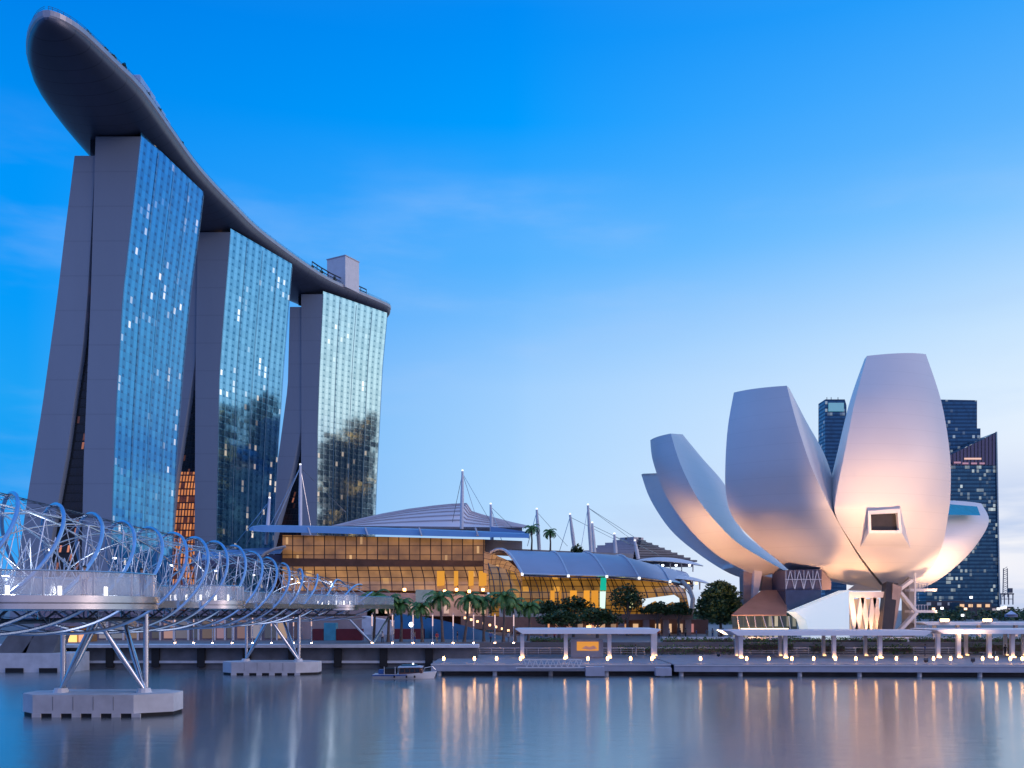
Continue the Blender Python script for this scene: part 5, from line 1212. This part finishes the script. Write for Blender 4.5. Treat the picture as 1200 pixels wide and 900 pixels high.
# low blocks and trees along the far shore
for i, (x0, x1, y0, D, col, st, lab) in enumerate(((1085, 1130, 704, 560, (.6, .7, .8), .12, 'low dark block under the office towers, beside the stair'), (1124, 1162, 706, 540, (1, .55, .15), .85, 'low amber lit pavilion under the front office tower'),
                                                 (1162, 1188, 711, 600, (1, .75, .6), .3, 'low dim block with white lamps left of the blue tent'))):
    T = thing('low_building', lab, 'building', U((x0 + x1) / 2, 722, D)); z = U(x0, y0, D).z
    b = MB(); b.box(((U(x0, y0, D).x + U(x1, y0, D).x) / 2, D + 6, (z + GZ) / 2), (U(x1, y0, D).x - U(x0, y0, D).x, 12, z - GZ)); b.build('block', pmat(f'block_{i}', (.06, .07, .09), .5), T)
    n = 4
    for k in range(n):
        xa = lerp(x0 + 1, x1 - 7, k / (n - 1)); b = MB(); b.prism([U(xa, y0 + 2, D - .3), U(xa + 5, y0 + 2, D - .3), U(xa + 5, y0 + 5.5, D - .3), U(xa, y0 + 5.5, D - .3)], (0, .2, 0)); b.build('lit_window', emat(f'block_window_{i}', col, st), T)
T = thing('tent', 'small blue white tent at the far right', 'tent', U(1185, 722, 420))
b = MB(); b.add([U(1178, 720, 420), U(1192, 720, 420), U(1192, 720, 428), U(1178, 720, 428), U(1185, 715.5, 424)], [(0, 1, 4), (1, 2, 4), (2, 3, 4), (3, 0, 4)]); b.build('roof', pmat('tent_cloth', (.45, .55, .75), .7), T)
b = MB(); b.box(U(1185, 721.5, 424), (4.6, 2.8, 1.2)); b.build('wall', pmat('tent_wall', (.35, .42, .6), .7), T)
blobs = []
rnd = random.Random(3)
for i in range(120):
    x = rnd.uniform(1078, 1260); D = rnd.uniform(430, 640); p = U(x, 700, D); blobs.append(((p.x, D, GZ + rnd.uniform(1, 3.6)), (rnd.uniform(3, 6), 3, rnd.uniform(2.4, 4.6))))
for i in range(160):
    x = rnd.uniform(640, 1000); D = rnd.uniform(330, 420); p = U(x, 700, D); blobs.append(((p.x, D, GZ + rnd.uniform(1, 4)), (rnd.uniform(3, 5), 3, rnd.uniform(3, 5))))
tag(leaf_cloud(blobs, 11000, .9, 9).build('far_trees', M['leaf'], fix=False), 'dark tree belt along the far shore', 'trees', kind='stuff')
lamps = [(1094, 713.5), (1104, 712.8), (1131.5, 713.5), (1138, 700), (1170, 713.5), (1174, 712.5), (1178, 711.5), (1128, 721)]
for i, (x, y) in enumerate(lamps):
    D = 425; T = thing('street_lamp', f'distant street lamp, {ORD[i]} listed along the far right shore', 'street lamp', U(x, 722, D), 'lamps along the far right shore')
    T['label'] = ['orange street lamp just right of the museum stair', 'tiny green white street lamp right of the stair', 'bright orange street lamp before the amber pavilion', 'white lamp high on the front office tower foot', 'leftmost white lamp left of the blue tent', 'middle white lamp left of the blue tent', 'rightmost white lamp left of the blue tent', 'low white lamp above the farther right shelter'][i]
    b = MB(); q_ = U(x, y, D); b.tube([(q_.x, D, GZ), q_], .1, 5); b.build('post', M['steel_dark'], T)
    b = MB(); b.box(q_, (1.1, .6, 1.0)); b.build('lamp_head', emat('far_lamp', (1, .6, .3) if i in (0, 2) else (.95, .97, 1), 2.5), T)
# harbour crane
T = thing('harbour_crane', 'tall steel harbour crane on the skyline at the far right', 'crane', U(1178, 708, 1400)); D = 1400
b = MB()
for x in (1175.2, 1181): b.bar(U(x, 700, D), U(x + (.8 if x < 1178 else -.6), 666, D), 1.0, 1.0)
for k in range(7): b.bar(U(1175.4, 698 - k * 4.8, D), U(1180.6, 696 - k * 4.8, D), .8, .8); b.bar(U(1175.6, 696 - k * 4.8, D), U(1180.4, 693 - k * 4.8, D), .5, .5)
b.build('boom', M['louvre_dark'], T)
b = MB()
for x in (1173, 1177, 1182, 1187): b.bar(U(x, 708.5, D), U(x, 696, D), 1.2, 1.2)
b.bar(U(1172, 696, D), U(1188, 696, D), 2, 2); b.bar(U(1174, 702, D), U(1187, 702, D), 1, 1); b.build('portal', M['louvre_dark'], T)
b = MB(); b.box(U(1184, 692, D), (5, 4, 7)); b.build('cab', M['louvre_dark'], T)

# ------------------------------------------------------------------ city across the bay to the right, seen as reflections in the hotel glass
sk = curtain('city_facades', (.006, .035, .06), (.004, .02, .04), bay=5, fl=5, lit=.93, litcol=(1, .55, .18), litst=5, metal=0, rough=.6, clus=(.5, .62), seed=21, dot=0)
b = MB(); rnd = random.Random(5)
def block(az, dist, w, h):
    c = Vector((math.sin(R(az)) * dist, math.cos(R(az)) * dist, 0)); t = Vector((math.cos(R(az)), -math.sin(R(az)), 0)); r_ = Vector((math.sin(R(az)), math.cos(R(az)), 0))
    p = [c - t * w / 2 - r_ * 15, c + t * w / 2 - r_ * 15, c + t * w / 2 + r_ * 15, c - t * w / 2 + r_ * 15]
    for i in range(4):
        a, d = p[i], p[(i + 1) % 4]; L_ = (d - a).length; Z_ = Vector((0, 0, h)); u0 = rnd.uniform(0, 400) // 4 * 4
        b.add([a, d, d + Z_, a + Z_], [(0, 1, 2, 3)], uvs=[(u0, 0), (u0 + L_, 0), (u0 + L_, h), (u0, h)])
    b.add([q + Vector((0, 0, h)) for q in p], [(0, 1, 2, 3)], uvs=[(0, 0)] * 4)
def mirrored(T, px0, px1, ytop, t):
    N0, N1, lean = T; n = gplane(N0, N1, lean)
    # the city block that the glass plane (through N0, N1, leaning back by lean over its height) shows between two sight lines
    A = Vector((N0[0], N0[1], 100))
    q = []
    for px_ in (px0, px1):
        v = U(px_, ytop, 1000) - Vector((0, 0, H)); v.normalize(); o_ = Vector((0, 0, H))
        hit = o_ + v * ((A - o_).dot(n) / v.dot(n)); r_ = v - n * 2 * v.dot(n); q.append(hit + r_ * (t / math.hypot(r_.x, r_.y)))
    h = (q[0].z + q[1].z) / 2; a, d = Vector((q[0].x, q[0].y, 0)), Vector((q[1].x, q[1].y, 0))
    if h < 25: h = 25
    w = (d - a).normalized(); back = Vector((w.y, -w.x, 0)) * 30
    if back.dot(a) < 0: back = -back
    p = [a, d, d + back, a + back]
    for i in range(4):
        e, f_ = p[i], p[(i + 1) % 4]; L_ = (f_ - e).length; Z_ = Vector((0, 0, h)); u0 = rnd.uniform(0, 400) // 4 * 4
        b.add([e, f_, f_ + Z_, e + Z_], [(0, 1, 2, 3)], uvs=[(u0, 0), (u0 + L_, 0), (u0 + L_, h), (u0, h)])
    b.add([x_ + Vector((0, 0, h)) for x_ in p], [(0, 1, 2, 3)], uvs=[(0, 0)] * 4)
for x0, x1, y in ((254, 262, 482), (262, 272, 474), (272, 283, 480), (283, 298, 612), (298, 309, 470), (309, 329, 462)): mirrored(T2p, x0, x1, y, 1250)
for x0, x1, y in ((371, 381, 600), (381, 389, 516), (389, 402, 508), (402, 412, 514), (412, 421, 499), (421, 434, 490), (434, 446, 487)): mirrored(T3p, x0, x1, y, 900)
tag(b.build('city_skyline', sk), 'dark city blocks across the bay mirrored in the hotel glass', 'skyline', kind='stuff')

for o in S.objects:
    if o.parent is None and 'label' in o and 'kind' not in o: o['kind'] = 'thing'
    for k in ('_o', '_n'):
        if k in o: del o[k]
